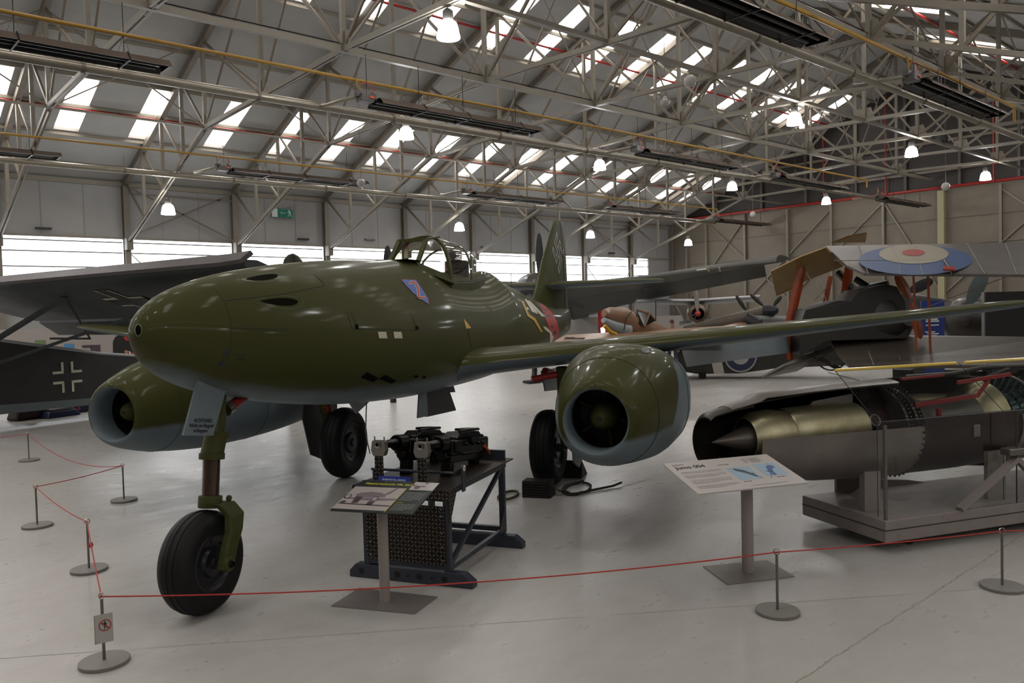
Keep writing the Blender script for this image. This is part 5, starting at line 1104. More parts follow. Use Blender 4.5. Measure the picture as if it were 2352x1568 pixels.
fl2 = [p+cv*1.0+Vector((.06, 0, -.04)) for p in le[:-1]]; mb = MB(); mb.loft([[q, q+Vector((.0, 0, .05)), q+Vector((.4, .1, -.24)), q+Vector((.38, .1, -.27))] for q in fl2], smooth=False); mb.build('trailing_flap', M_sk, SPx)
mb = MB(); fsec = [(-3.2, .75, 1.6, .45), (-1.2, .42, 1.75, .45), (.4, .34, 1.68, .42), (2.5, .3, 1.3, .3), (5.5, .32, .95, .14), (7.2, .38, .9, .05)]
ud = Vector((.96, .277, 0)); sd = Vector((.277, -.96, 0))
mb.loft([[ud*x+sd*(w_*a)+Vector((0, 0, zb+(zt-zb)*b_)) for a, b_ in ((1, 0), (1, 1), (-1, 1), (-1, 0))] for x, zb, zt, w_ in fsec], smooth=False); FB = mb.build('fuselage', M_skd, SPx)
mb = MB(); mb.loft([[ud*x+sd*(w_*a)+Vector((0, 0, zb+(zt-zb)*b_)) for a, b_ in ((1.01, -.03), (1.01, .1), (-1.01, .1), (-1.01, -.03))] for x, zb, zt, w_ in fsec], smooth=False); mb.build('belly', mat('belly_blue_grey', '555d61', .5), FB)
mb = MB()
for a, b_ in ((1, 1), (-1, 1)): mb.tube([ud*x+sd*(w_*a)+Vector((0, 0, zt)) for x, zb, zt, w_ in fsec[2:]], .03, 5)
mb.build('top_edge', mat('pale_edge_paint', '8d8f92', .5), FB)
mb = MB()
def fpt(x, z): # point on the near side skin
    w_ = interp([(q[0], q[3]) for q in fsec], x)[0]; return ud*x+sd*(w_+.012)+Vector((0, 0, z))
for sx_ in (-1, 1):
    for sz_ in (-1, 1):
        c0_, c1_, ln = .075, .05, .3
        for P in ([(sx_*c0_, sz_*ln), (sx_*(c0_+c1_), sz_*ln), (sx_*(c0_+c1_), sz_*(c0_+c1_)), (sx_*c0_, sz_*c0_)], [(sx_*c0_, sz_*c0_), (sx_*c0_, sz_*(c0_+c1_)), (sx_*ln, sz_*(c0_+c1_)), (sx_*ln, sz_*c0_)]):
            mb.add([fpt(1.75+a, .88+b_) for a, b_ in P], [(0, 1, 2, 3)])
mb.build('fuselage_cross', M_wht, FB)
def wpt(u, v, o=-.075):   # under the wing: u along span, v along chord
    a = le[1]+(le[3]-le[1])*u; nrm = Vector((.3, 0, -1)).normalized(); return a+cv*v+nrm*.085
def wcross(s, m, nm):
    mb = MB(); c = (.42, .45); L_ = .145; w2 = s
    sp = 5.9; ch = 1.93
    def q(a, b_): return wpt(c[0]+a/sp, c[1]+b_/ch)
    arm = .55
    mb.add([q(-arm, -w2), q(arm, -w2), q(arm, w2), q(-arm, w2)], [(0, 1, 2, 3)]); mb.add([q(-w2, -arm), q(w2, -arm), q(w2, arm), q(-w2, arm)], [(0, 1, 2, 3)])
    return mb
wcross(.2, None, 0).build('wing_cross_outline', M_wht, WG)
mb = wcross(.13, None, 0); mb.v = [(x+.003, y, z-.01) for x, y, z in mb.v]; mb.build('wing_cross', M_black, WG)
mb = MB(); ftp = ud*-.2+sd*.42+Vector((0, 0, 1.0))
for u, v in ((.2, .25), (.33, .75)): mb.loft([[p+Vector((.09, 0, 0)), p+Vector((0, 0, .03)), p+Vector((-.09, 0, 0)), p+Vector((0, 0, -.03))] for p in (wpt(u, v), ftp+Vector((v*.6-.6, 0, 0)))])
mb.build('wing_strut', M_sk, SPx)
mb = MB(); mb.tube([wpt(.2, .25), wpt(.02, .8)+Vector((0, 0, -.4)), wpt(-.1, .6)+Vector((0, 0, -.5))], .02, 5); mb.tube([ud*-.8+sd*.4+Vector((0, 0, 1.7)), ud*.4+sd*.35+Vector((0, 0, 2.1))], .03, 5); mb.tube([ud*-1.5+sd*.5+Vector((0, 0, 1.7)), ud*-.9+sd*.5+Vector((0, 0, 2.3)), ud*.5+sd*.3+Vector((0, 0, 1.7))], .03, 5); mb.build('cabin_frame', M_skd, SPx)
mb = MB(); P = [ud*-1.6+sd*.5+Vector((0, 0, 1.7)), ud*-.9+sd*.5+Vector((0, 0, 2.25)), ud*.5+sd*.42+Vector((0, 0, 1.68))]; mb.add(P, [(0, 1, 2)]); mb.build('cabin_glazing', M_perspex, SPx)
mb = MB(); P = [ud*-.9+sd*.47+Vector((0, 0, 1.05)), ud*.1+sd*.47+Vector((0, 0, 1.1)), ud*.2+sd*.47+Vector((0, 0, 1.55)), ud*.1+sd*.47+Vector((0, 0, 1.62))]; mb.prism(P, sd*.01); mb.build('brown_door_panel', mat('brown_panel', '4c3a33', .5), SPx)
for s in (1,): 
    mb = MB(); mb.tube([ud*-2.4+sd*.4+Vector((0, 0, .8)), ud*-2.6+sd*1.0+Vector((0, 0, .35))], .06, 8); mb.build('gear_leg', M_sk, SPx); MB().lathe([(.3, -.08), (.33, 0), (.3, .08), (.1, .09), (0, .09)], ud*-2.6+sd*1.05+Vector((0, 0, .33)), sd, 20).build('wheel', M_tyre, SPx)
mb = MB(); mb.bar(ud*7.0+Vector((0, 0, 0.02)), ud*6.8+Vector((0, 0, .45)), .06); mb.build('tail_skid', M_dark, SPx)

# -- big dark twin with drooped wing behind the fin
M_ju = mat('dark_olive_wing_paint', '403f36', .55, noise=.15, nscale=.8); M_juf = mat('dark_brown_green_flap', '2e2f2b', .55)
P0 = at(1180, 662, 30); JU = thing('bomber', 'large dark olive twin engine bomber behind the green tail fin, wing reaching right', 'aircraft', (P0.x, P0.y, 0)); o_ = Vector((P0.x, P0.y, 0))
LEp = [at(1150, 664, 33.5), at(1310, 652, 31.6), at(1480, 636, 27), at(1660, 612, 22.5), at(1755, 601, 20.4), at(1783, 598, 19.9)]
MIp = [at(1150, 690, 34.8), at(1310, 686, 32.9), at(1480, 662, 28.2), at(1660, 624, 23.6), at(1755, 606, 21.3), at(1815, 594, 20.6)]
TEp = [at(1150, 740, 35.8), at(1318, 727, 33.8), at(1480, 690, 29), at(1660, 655, 24.4), at(1760, 635, 22.1)]
slab('wing', M_ju, JU, [p-o_ for p in LEp], [p-o_ for p in MIp], .12)
mb = MB(); mb.loft([[a-o_, a-o_+Vector((0, 0, .08)), b_-o_+Vector((0, 0, .04)), b_-o_] for a, b_ in zip(MIp[:5], TEp)], smooth=False); mb.build('drooped_flap', M_juf, JU)
mb = MB()
for x in (1624, 1650): mb.prism([at(x, 614, 22.4)-o_, at(x+4, 613, 22.4)-o_, at(x+6, 622, 22.8)-o_, at(x+2, 622, 22.8)-o_], (0, 0, -.02))
mb.prism([at(1600, 618, 22.9)-o_, at(1623, 615, 22.5)-o_, at(1623, 617, 22.5)-o_, at(1600, 620, 22.9)-o_], (0, 0, -.02)); mb.build('wing_marking', M_wht, JU)
c = at(1216, 662, 29.5)-o_; hub = at(1241, 650, 28)-o_; ax_ = (c-hub).normalized()
MB().lathe([(0, 0), (.12, .06), (.22, .2), (.25, .35), (.42, .45), (.48, .8), (.5, 1.6), (.4, 2.6)], hub, ax_, 24).build('engine_cowl', mat('bomber_cowl', '37342f', .4), JU)
def blade(mb, hubp, direction, side, L_, w_, th=.03, ax=None):
    direction = Vector(direction).normalized(); side = Vector(side).normalized(); R = []
    for u, k in ((.06, .35), (.2, .7), (.45, 1), (.7, .95), (.88, .7), (.97, .4), (1, .1)):
        c_ = Vector(hubp)+direction*L_*u; n_ = direction.cross(side); R.append([c_+side*w_*k/2, c_+n_*th*k, c_-side*w_*k/2, c_-n_*th*k])
    mb.loft(R)
rgt = Vector((FW.y, -FW.x, 0)).normalized()
for k in range(3):
    a = PI/2+2*PI*k/3; mb = MB(); blade(mb, hub, Vector((0, 0, 1))*math.sin(a)+rgt*math.cos(a), rgt*math.sin(a)-Vector((0, 0, 1))*math.cos(a), 1.72, .26); mb.build('propeller_blade', mat('blade_black_green', '1c2123', .5), JU)
mb = MB(); mb.loft([[at(1315, 735, 34+d)-o_+Vector((0, 0, 1.2*h_)) for h_ in (0, .6)]+[at(1352, 728, 34+d)-o_+Vector((0, 0, 1.2*h_)) for h_ in (.5, 0)] for d in (0, 2)], smooth=False); mb.build('rear_nacelle', M_juf, JU)
mb = MB(); bc_ = at(1230, 700, 36)-o_; mb.loft([[bc_+Vector((ud.x*x, ud.y*x, 0))+Vector((-ud.y*r*math.cos(t), ud.x*r*math.cos(t), r*math.sin(t))) for t in (2*PI*k/20 for k in range(20))] for x, r in ((-3, .3), (-2, .7), (0, .8), (3, .75), (6, .5))]); mb.build('fuselage', M_juf, JU)
mb = MB(); g1 = at(1225, 878, 21.7); 
P1 = at(1228, 855, 21.7); mb = MB(); mb.bar(g1-o_, P1-o_, .1); mb.bar(P1-o_, P1-o_+Vector((0, 0, 1.2)), .1); mb.box(g1-o_+Vector((0, 0, .03)), (.5, .3, .06)); mb.build('jacking_leg', M_black, JU)

# -- tan desert fighter
M_tan = mat('desert_tan_paint', '8a6a52', .4, noise=.15, nscale=2); M_tan2 = mat('pale_blue_underside', '8a9296', .45)
o_ = Vector((at(1465, 730, 21).x, at(1465, 730, 21).y, 0)); TF_ = thing('desert_fighter', 'tan desert camouflaged fighter seen above the near engine', 'aircraft', o_)
fr = [(1387, 714, 20.2, 14), (1400, 712, 20.4, 26), (1430, 716, 20.8, 42), (1462, 738, 21.3, 44), (1500, 752, 21.8, 42), (1560, 776, 22.6, 30), (1640, 792, 23.6, 22), (1720, 796, 25.5, 14)]
def body(parent, name, m, fr, asp=.8, up=1, sx_=0):
    C_ = [at(x, y+h*.35, d) for x, y, d, h in fr]; R = []
    for i, (c_, f) in enumerate(zip(C_, fr)):
        a = (C_[min(i+1, len(C_)-1)]-C_[max(i-1, 0)]).normalized(); s_ = a.cross(Vector((0, 0, 1))).normalized(); u_ = s_.cross(a); r = f[3]/FPX*f[2]*.62
        R.append([c_-o_+(s_*math.cos(t)*r*asp+u_*math.sin(t)*r) for t in (2*PI*k/22 for k in range(22))])
    mb = MB(); mb.loft(R); return mb.build(name, m, parent), R
FBt, Rt_ = body(TF_, 'fuselage', M_tan, fr)
mb = MB(); mb.tube([at(1386, 735, 20.1)-o_, at(1404, 748, 20.4)-o_, at(1440, 760, 20.8)-o_], [.07, .15, .2], 12); mb.build('chin_cowl', M_tan2, TF_)
MB().lathe([(0, 0), (.03, .01), (.06, .05), (.07, .12)], at(1389, 716, 20.2)-o_, (Rt_[1][0]-Rt_[0][0]), 14).build('spinner', mat('pale_spinner', 'b0aca2', .3), TF_)
mb = MB(); mb.tube([at(1388, 748, 20)-o_, at(1402, 762, 20.1)-o_, at(1416, 768, 20.2)-o_], .05, 6); mb.build('yellow_undercarriage_lock', M_ylw, TF_)
mb = MB(); q0, q1, q2, q3, q4 = [at(*p)-o_ for p in ((1458, 738, 20.9), (1463, 712, 21.1), (1492, 719, 21.2), (1506, 736, 21.4), (1480, 750, 21))]; mb.add([q0, q1, q2, q3, q4], [(0, 1, 2, 3, 4)]); mb.build('cockpit_glazing', mat('dark_cockpit_glass', '1b1b1d', .1), TF_)
mb = MB(); mb.tube([q0, q1], .045, 6); mb.build('windscreen_arch', M_chrome, TF_); mb = MB(); mb.tube([q1, q2, q3], .03, 6); mb.tube([q2, q4], .03, 6); mb.build('canopy_frame', M_tan, TF_)
mb = MB(); mb.tube([at(1433, 758, 20.4)-o_, at(1438, 730, 20.4)-o_, at(1450, 716, 20.7)-o_], .015, 5); mb.tube([at(1506, 737, 21)-o_, at(1506, 690, 21)-o_], .012, 5); mb.build('aerial', M_dark, TF_)
slab('wing', M_tan, TF_, [at(1275, 786, 20.5)-o_, at(1300, 772, 20.6)-o_, at(1420, 765, 21.2)-o_, at(1660, 752, 24)-o_, at(1722, 737, 25)-o_], [at(1275, 795, 18)-o_, at(1300, 795, 18.2)-o_, at(1440, 782, 19.2)-o_, at(1660, 764, 22.5)-o_, at(1722, 745, 24)-o_], .07)
mb = MB()
for P in ([(1296, 776), (1318, 776), (1344, 784), (1322, 785)], [(1290, 784), (1300, 778), (1344, 777), (1340, 781)]): mb.prism([at(x, y-1, 19.3)-o_ for x, y in P], (0, 0, .01))
mb.build('wing_cross', mat('cross_grey', '5b5b60', .5), TF_)
# -- biplane with radial engine (silver) and twin engine camouflaged type
o_ = Vector((at(1600, 720, 27).x, at(1600, 720, 27).y, 0)); SB = thing('silver_biplane', 'silver biplane with red propeller hub in the distance under the dark wing', 'aircraft', o_)
M_alu = mat('silver_dope', '7f8183', .4, metal=.3, noise=.1)
slab('upper_wing', M_alu, SB, [at(1465, 692, 27)-o_, at(1600, 691, 27)-o_, at(1745, 682, 27.5)-o_], [at(1455, 700, 29)-o_, at(1600, 701, 29)-o_, at(1752, 692, 29)-o_], .1)
ax_ = (at(1600, 722, 29)-at(1603, 722, 27)).normalized(); hb = at(1603, 720, 26.8)-o_
MB().lathe([(.2, -.05), (.3, -.03), (.33, .1), (.33, .5), (.28, .55)], hb, ax_, 24).build('engine_cowl', mat('bronze_cowl', '6b5d4f', .25, metal=.7), SB)
mb = MB()
for k in range(9): a = 2*PI*k/9; mb.tube([hb+Vector((0, 0, 1))*.08*math.sin(a)+rgt*.08*math.cos(a)+ax_*.1, hb+Vector((0, 0, 1))*.27*math.sin(a)+rgt*.27*math.cos(a)+ax_*.1], .04, 6)
mb.build('radial_cylinders', M_black, SB)
MB().lathe([(0, -.16), (.08, -.1), (.1, 0)], hb, ax_, 14).build('propeller_hub', M_rd, SB)
mb = MB(); blade(mb, hb-ax_*.05, Vector((0, 0, 1))*1-rgt*.08, rgt, .9, .16); mb.build('propeller_blade', mat('pale_blade', '857f7b', .4), SB)
mb = MB(); mb.loft([[hb+ax_*x+Vector((0, 0, 1))*(r*math.sin(t))+rgt*(r*math.cos(t)) for t in (2*PI*k/16 for k in range(16))] for x, r in ((.5, .28), (1.5, .35), (4, .2), (5, .06))]); mb.build('fuselage', M_alu, SB)
slab('lower_wing', M_alu, SB, [at(1560, 742, 27)-o_, at(1650, 732, 27)-o_], [at(1560, 750, 28.5)-o_, at(1650, 740, 28.5)-o_], .08)
mb = MB(); mb.tube([at(1548, 694, 27)-o_, at(1575, 740, 27)-o_], .02, 5); mb.tube([at(1640, 692, 27)-o_, at(1620, 738, 27)-o_], .02, 5); mb.build('wing_strut', M_alu, SB)
o_ = Vector((at(1700, 725, 24).x, at(1700, 725, 24).y, 0)); CB = thing('camouflaged_bomber', 'brown and green camouflaged aircraft with dark propellers beside the silver biplane', 'aircraft', o_)
fr = [(1570, 752, 25, 10), (1620, 742, 25, 18), (1680, 728, 24.6, 24), (1730, 716, 24.2, 25), (1760, 708, 24, 24)]
body(CB, 'fuselage', mat('brown_green_camouflage', '5a4a3c', .5, noise=1, nscale=1.2, col2='3c4033'), fr)
fr = [(1755, 706, 23.9, 20), (1775, 706, 23.8, 20), (1783, 707, 23.7, 14), (1787, 708, 23.6, 4)]; body(CB, 'spinner', mat('dark_blue_spinner', '23252b', .4), fr)
mb = MB()
for a, b_ in (((1715, 715, 23.5), (1690, 678, 23.5)), ((1755, 704, 23.5), (1722, 674, 23.5)), ((1776, 703, 23.6), (1795, 680, 23.6)), ((1715, 718, 23.5), (1738, 738, 23.5))):
    p, q = at(*a)-o_, at(*b_)-o_; blade(mb, p, q-p, (q-p).cross(FW), (q-p).length, .12)
mb.build('propeller_blade', mat('dark_blade', '26241f', .5), CB)
fr = [(1716, 722, 23.4, 18), (1730, 730, 23.3, 24), (1745, 738, 23.2, 20)]; body(CB, 'engine_nacelle', M_dark, fr)
fr = [(1730, 728, 23.6, 12), (1800, 730, 24, 14), (1830, 726, 24.4, 8)]; body(CB, 'wing_fairing', M_alu, fr)
# person in the distance
pp = at(1543, 745, 26); pf = Vector((pp.x, pp.y, 0)); 
PR = thing('person', 'distant person in a yellow top standing behind the tan fighter', 'person', pf)
zt = pp.z+.0
def skin_body(name, verts, edges, radii, m, parent):
    me = bpy.data.meshes.new(name); me.from_pydata(verts, edges, []); o = bpy.data.objects.new(name, me); COL.objects.link(o); o.parent = parent; me.materials.append(m)
    sk = o.modifiers.new('skin', 'SKIN'); 
    for v, r in zip(me.skin_vertices[0].data, radii): v.radius = r if isinstance(r, tuple) else (r, r)
    me.skin_vertices[0].data[0].use_root = True
    o.modifiers.new('smooth', 'SUBSURF').levels = 2; o.modifiers['smooth'].render_levels = 2; return o
vz = [(0, 0, .95), (0, 0, 1.15), (0, 0, 1.38), (0, 0, 1.48), (0, -.01, 1.56), (0, -.01, 1.66), (.17, 0, 1.36), (.22, 0, 1.1), (.2, -.08, .88), (-.17, 0, 1.36), (-.22, 0, 1.1), (-.2, -.08, .88), (.1, 0, .86), (.11, -.01, .48), (.11, .03, .08), (-.1, 0, .86), (-.11, -.01, .48), (-.11, .03, .08), (.11, -.1, .04), (-.11, -.1, .04), (.2, -.12, .8), (-.2, -.12, .8)]
ve = [(0, 1), (1, 2), (2, 3), (3, 4), (4, 5), (2, 6), (6, 7), (7, 8), (2, 9), (9, 10), (10, 11), (0, 12), (12, 13), (13, 14), (0, 15), (15, 16), (16, 17), (14, 18), (17, 19), (8, 20), (11, 21)]
PR.scale = (.9, .9, .89)
vr = [(.15, .1), (.14, .1), (.16, .1), .055, .085, .075, .055, .042, .032, .055, .042, .032, .085, .06, .042, .085, .06, .042, .035, .035, .035, .035]
skin_body('body', vz, ve, vr, mat('skin', '8c6a58', .6), PR)
skin_body('yellow_top', [(0, 0, .93), (0, 0, 1.15), (0, 0, 1.37), (.16, 0, 1.36), (.21, 0, 1.14), (-.16, 0, 1.36), (-.21, 0, 1.14)], [(0, 1), (1, 2), (2, 3), (3, 4), (2, 5), (5, 6)], [(.165, .115), (.155, .112), (.17, .11), .065, .056, .065, .056], mat('hi_vis_yellow', '8fa029', .6), PR)
skin_body('trousers', [(0, 0, .95), (.1, 0, .86), (.11, -.01, .48), (.11, .03, .12), (-.1, 0, .86), (-.11, -.01, .48), (-.11, .03, .12)], [(0, 1), (1, 2), (2, 3), (0, 4), (4, 5), (5, 6)], [(.155, .11), .095, .07, .055, .095, .07, .055], M_navy, PR)
MB().lathe([(.0, .06), (.05, .05), (.078, .01), (.084, -.04), (.08, -.045)], (0, 0, 1.68), (0, .1, 1), 16).build('hair', mat('grey_brown_hair', '4a3b33', .8), PR)
PR.rotation_euler = (0, 0, 2.2)

# -- dark green fuselage with roundel and white band, tail wheel on the floor
tw = Zp(1613, 871); M_wd = mat('wartime_dark_green', '25231c', .55, noise=.15); o_ = Vector((tw.x, tw.y, 0))
DG = thing('dark_green_fighter', 'dark green aircraft with blue white roundel and white tail band, under the near wing', 'aircraft', o_)
dg = math.hypot(tw.x, tw.y)
def pg(x, y, d=0): return at(x, y, dg+d)-o_
mb = MB(); mb.loft([[pg(x, yb, 0), pg(x, yt, 0), pg(x, yt-6, 1.0), pg(x, yb-4, 1.0)] for x, yb, yt in ((1556, 852, 812), (1600, 858, 800), (1640, 858, 790), (1700, 857, 780), (1780, 846, 760), (1860, 842, 735), (1960, 838, 722))], smooth=False); fs_ = mb.build('fuselage', M_wd, DG)
mb = MB(); mb.add([pg(1640, 858, -.03), pg(1664, 858, -.03), pg(1656, 820, -.03), pg(1632, 822, -.03)], [(0, 1, 2, 3)]); mb.build('tail_band', mat('band_white', '9c9a92', .5), fs_)
for nm, rr, m_, k_ in (('roundel_ring', 38, mat('roundel_white', '8f9190', .5), -.04), ('roundel_blue', 34, mat('roundel_navy', '1c2340', .5), -.05), ('roundel_white', 20, mat('roundel_white', '8f9190', .5), -.06), ('roundel_red', 8, M_rd, -.07)):
    mb = MB(); mb.add([pg(1701+rr*math.cos(a), 817+rr*math.sin(a), k_) for a in [k*PI/18 for k in range(36)]], [tuple(range(36))]); mb.build(nm, m_, fs_)
mb = MB(); mb.tube([pg(1613, 870, 0)+Vector((0, 0, .02)), pg(1613, 855, 0)], .1, 10); mb.build('tail_wheel', M_tyre, DG)

# -- old biplane at right with roundel wing
DB = 17.0; o_ = Vector((at(2000, 700, DB).x, at(2000, 700, DB).y, 0)); BP = thing('roundel_biplane', 'old biplane at right with roundel on silver upper wing and orange wooden struts', 'aircraft', o_)
def pb_(x, y, d=0): return at(x, y, DB+d)-o_
M_sil = mat('silver_linen', '5f5b58', .38, metal=.2, noise=.15, nscale=2); M_linen = mat('brown_linen', '84662f', .55, noise=.15, nscale=3); M_orn = mat('varnished_orange_wood', '8c360f', .3, noise=.2, nscale=8, stretch=(1, 1, .1)); M_dkf = mat('dark_olive_fabric', '231f1c', .5, noise=.15, nscale=2)
def quadslab(name, m, P, th, parent=None, smooth=False):     # P: corner points, thickened along their normal
    n = (P[1]-P[0]).cross(P[2]-P[0]).normalized()*th; return MB().prism([p+n*.5 for p in P], -n).build(name, m, parent or BP)
UW = quadslab('upper_wing', M_sil, [pb_(1897, 567, .6), pb_(2420, 558, -.3), pb_(2420, 634, -1.7), pb_(1985, 630, -.8), pb_(1945, 612, -.45), pb_(1918, 592, .1)], .05); UW['label'] = 'silver upper wing'
Pn = UW.data
quadslab('wing_panel', M_linen, [pb_(1771, 622, .5), pb_(1838, 589, .2), pb_(1897, 567, 0), pb_(1918, 592, .5), pb_(1938, 610, .9), pb_(1860, 640, 1.2), pb_(1783, 675, 1.5)], .06)
quadslab('wing_panel', M_linen, [pb_(1910, 557, 2.2), pb_(1950, 542, 2.0), pb_(1990, 534, 1.8), pb_(1986, 556, 2.4)], .06)
mb = MB(); mb.tube([pb_(1783, 677, 1.5), pb_(1835, 654, 1.3)], .03, 6); mb.build('aileron_edge', M_linen, BP)
def wdisc(nm, cx, cy, rx, ry, m, off):
    wp = [pb_(1897, 567, .6), pb_(2420, 558, -.3), pb_(2420, 634, -1.7)]; n = (wp[1]-wp[0]).cross(wp[2]-wp[0]).normalized(); e0 = EYE-o_
    if n.dot(e0-wp[0]) < 0: n = -n
    vs = []
    for k in range(48):
        a = 2*PI*k/48; r = ray(cx+rx*math.cos(a), cy+ry*math.sin(a)); t_ = (wp[0]+n*(.026+off)-e0).dot(n)/r.dot(n); vs.append(e0+r*t_)
    MB().add(vs, [tuple(range(48))]).build(nm, m, UW)
wdisc('roundel_blue', 2103, 597, 131, 34, mat('faded_blue', '2c4468', .5), .004); wdisc('roundel_white', 2099, 583, 80, 22.5, mat('aged_white', '7b7669', .5), .01); wdisc('roundel_red', 2098, 579.5, 26, 7.5, mat('faded_red', '802929', .5), .016)
wp = [pb_(1897, 567, .6), pb_(2420, 558, -.3), pb_(2420, 634, -1.7)]; nW = (wp[1]-wp[0]).cross(wp[2]-wp[0]).normalized(); nW = nW if nW.dot(EYE-o_-wp[0]) > 0 else -nW
def onw(x, y, off=.03): e0 = EYE-o_; r = ray(x, y); return e0+r*((wp[0]+nW*off-e0).dot(nW)/r.dot(nW))
mb = MB()
for a in ([(1915, 598), (2000, 598), (2170, 597)], [(2045, 560), (2065, 598), (2068, 628)], [(2100, 560), (2120, 630)], [(2222, 560), (2262, 629)], [(2310, 560), (2336, 630)], [(1970, 558), (1995, 630)]): mb.tube([onw(x, y) for x, y in a], .008, 4)
mb.build('rib_tape', mat('tape_grey', '55524f', .5), UW)
MB().tube([onw(2170, 597, .05), onw(2180, 612, .1), onw(2188, 630, .06)], .02, 5).build('aileron_horn', M_black, UW); mb = MB(); mb.prism([onw(2166, 614, .1), onw(2195, 616, .1), onw(2195, 623, .1), onw(2166, 621, .1)], nW*.03); mb.build('red_tag', M_redcut, UW)
def strut(name, a, b_, w_, m=M_orn):
    mb = MB(); a = Vector(a); b_ = Vector(b_); s_ = (b_-a).cross(FW).normalized(); f_ = Vector((FW.x, FW.y, 0)); R = []
    for u, k in ((0, .8), (.15, .97), (.5, 1), (.85, .97), (1, .8)):
        c_ = a+(b_-a)*u; R.append([c_+s_*w_*k/2, c_+f_*.03, c_-s_*w_*k/2, c_-f_*.03])
    mb.loft(R); return mb.build(name, m, BP)
strut('wing_strut', pb_(1842, 614, .6), pb_(1812, 748, .4), .2); strut('wing_strut', pb_(1815, 745, .4), pb_(1814, 826, .4), .14); strut('wing_strut', pb_(1951, 608, .7), pb_(1930, 775, .6), .2); strut('wing_strut', pb_(1908, 634, 1.4), pb_(1892, 712, 1.4), .11)
strut('wing_strut', pb_(2098, 628, -.6), pb_(2105, 805, -.6), .045); strut('wing_strut', pb_(2131, 628, -.6), pb_(2138, 830, -.6), .05)
mb = MB(); hub_ = pb_(2092, 690, -.2); up_d = pb_(2058, 628, -.2)-hub_; dn = pb_(2115, 778, -.2)-hub_; blade(mb, hub_, up_d, up_d.cross(FW), up_d.length, .2, .04); blade(mb, hub_, dn, dn.cross(FW), dn.length, .2, .04); mb.build('wooden_propeller', mat('red_brown_wood', '8a4626', .3, noise=.3, nscale=10), BP)
fr = [(1840, 775, 18.1, 40), (1870, 760, 18, 50), (1910, 738, 17.9, 62), (1960, 725, 17.7, 84), (2020, 700, 17.3, 92), (2062, 690, 17.1, 84), (2078, 690, 17.0, 60)]
body(BP, 'fuselage', M_dkf, fr)
mb = MB(); mb.prism([pb_(1842, 735, -.1), pb_(1850, 712, -.1), pb_(1880, 704, -.1), pb_(1925, 690, -.1), pb_(1955, 692, -.1), pb_(1975, 665, -.1), pb_(2035, 652, -.1), pb_(2060, 658, -.1), pb_(2078, 690, -.1), pb_(2086, 745, -.1), pb_(2088, 776, -.1), pb_(1900, 782, -.1), pb_(1838, 815, -.1), pb_(1835, 760, -.1)], Vector((FW.x, FW.y, 0))*.8); mb.build('cockpit_side', M_dkf, BP)
mb = MB(); mb.tube([pb_(1965, 665, .2), pb_(2040, 650, 0)], .06, 8); mb.tube([pb_(1965, 640, .2), pb_(2010, 668, .1)], .07, 6); mb.tube([pb_(1925, 625, .9), pb_(1972, 675, .6)], .07, 6); mb.build('machine_gun', M_black, BP)
LW = quadslab('lower_wing', mat('brown_green_fabric', '474039', .42, noise=.15, nscale=2), [pb_(1903, 776, .6), pb_(2100, 773, .25), pb_(2420, 778, -.3), pb_(2420, 842, -1.7), pb_(1950, 842, -.9), pb_(1925, 815, -.3)], .06); 
quadslab('lower_wing_panel', MATS['brown_green_fabric'], [pb_(1750, 865, .9), pb_(1800, 838, .6), pb_(1908, 796, .2), pb_(1915, 803, .1), pb_(1830, 850, .4)], .06)
mb = MB()
for x in (1985, 2050, 2120, 2190, 2260): mb.tube([pb_(x, 778, .35-(x-1985)*.0013), pb_(x+22, 838, -1.05-(x-1985)*.0013)], .012, 4)
mb.build('rib_tape', M_purlin, LW)
mb = MB()
for a, b_ in (((1852, 625, .4), (1905, 720, .4)), ((1905, 720, .4), (1935, 778, .3)), ((1885, 655, .8), (1930, 778, .3)), ((1870, 690, .8), (1905, 655, .8)), ((2130, 705, -.4), (2352, 620, -.8)), ((1860, 740, .4), (1835, 800, .3)), ((1902, 855, 0), (1990, 878, .2))): mb.tube([pb_(*a), pb_(*b_)], .008, 4)
mb.build('rigging_wire', mat('pale_wire', '8b857c', .4), BP)
mb = MB(); mb.bar(pb_(1868, 815, .3), pb_(1930, 848, .3), .09); mb.lathe([(.33, -.04), (.36, 0), (.33, .04)], pb_(1910, 812, 1)-Vector((0, 0, 0))*0, Vector((FW.x, FW.y, 0)), 24); mb.build('undercarriage', M_black, BP)
# -- dark radial engined aircraft behind, with blades
DD = 22.; o_ = Vector((at(2200, 730, DD).x, at(2200, 730, DD).y, 0)); RE = thing('dark_radial_aircraft', 'dark brown aircraft with bulky round cowling behind the blue panel', 'aircraft', o_)
cx_ = at(2215, 738, DD)-o_; axd = Vector((FW.x*.75+rgt.x*.5, FW.y*.75+rgt.y*.5, 0)).normalized()
MB().lathe([(0, -.1), (.12, -.08), (.14, .05), (.35, .1), (.48, .2), (.56, .45), (.58, 1.0), (.5, 1.8), (0, 1.85)], cx_, axd, 32).build('engine_cowl', mat('dark_brown_cowl', '2f2a27', .35, noise=.2), RE)
fr = [(2080, 690, 22.6, 55), (2130, 700, 22.5, 60), (2180, 706, 22.6, 50), (2262, 712, 23, 34)]; body(RE, 'fuselage', mat('dark_brown_cowl', '2f2a27', .35), fr)
mb = MB(); p = at(2085, 672, 21.6)-o_; q = at(2143, 642, 21.6)-o_; blade(mb, p, q-p, (q-p).cross(FW), (q-p).length, .26); p2 = at(2080, 680, 21.6)-o_; mb.build('propeller_blade', mat('blade_black_green', '1c2123', .5), RE)
mb = MB(); p = at(2222, 705, 20.5)-o_; q = at(2262, 625, 20.5)-o_; blade(mb, p, q-p, (q-p).cross(FW), (q-p).length*1.1, .34); mb.build('grey_propeller_blade', mat('blue_grey_blade', '5c6769', .4), RE)
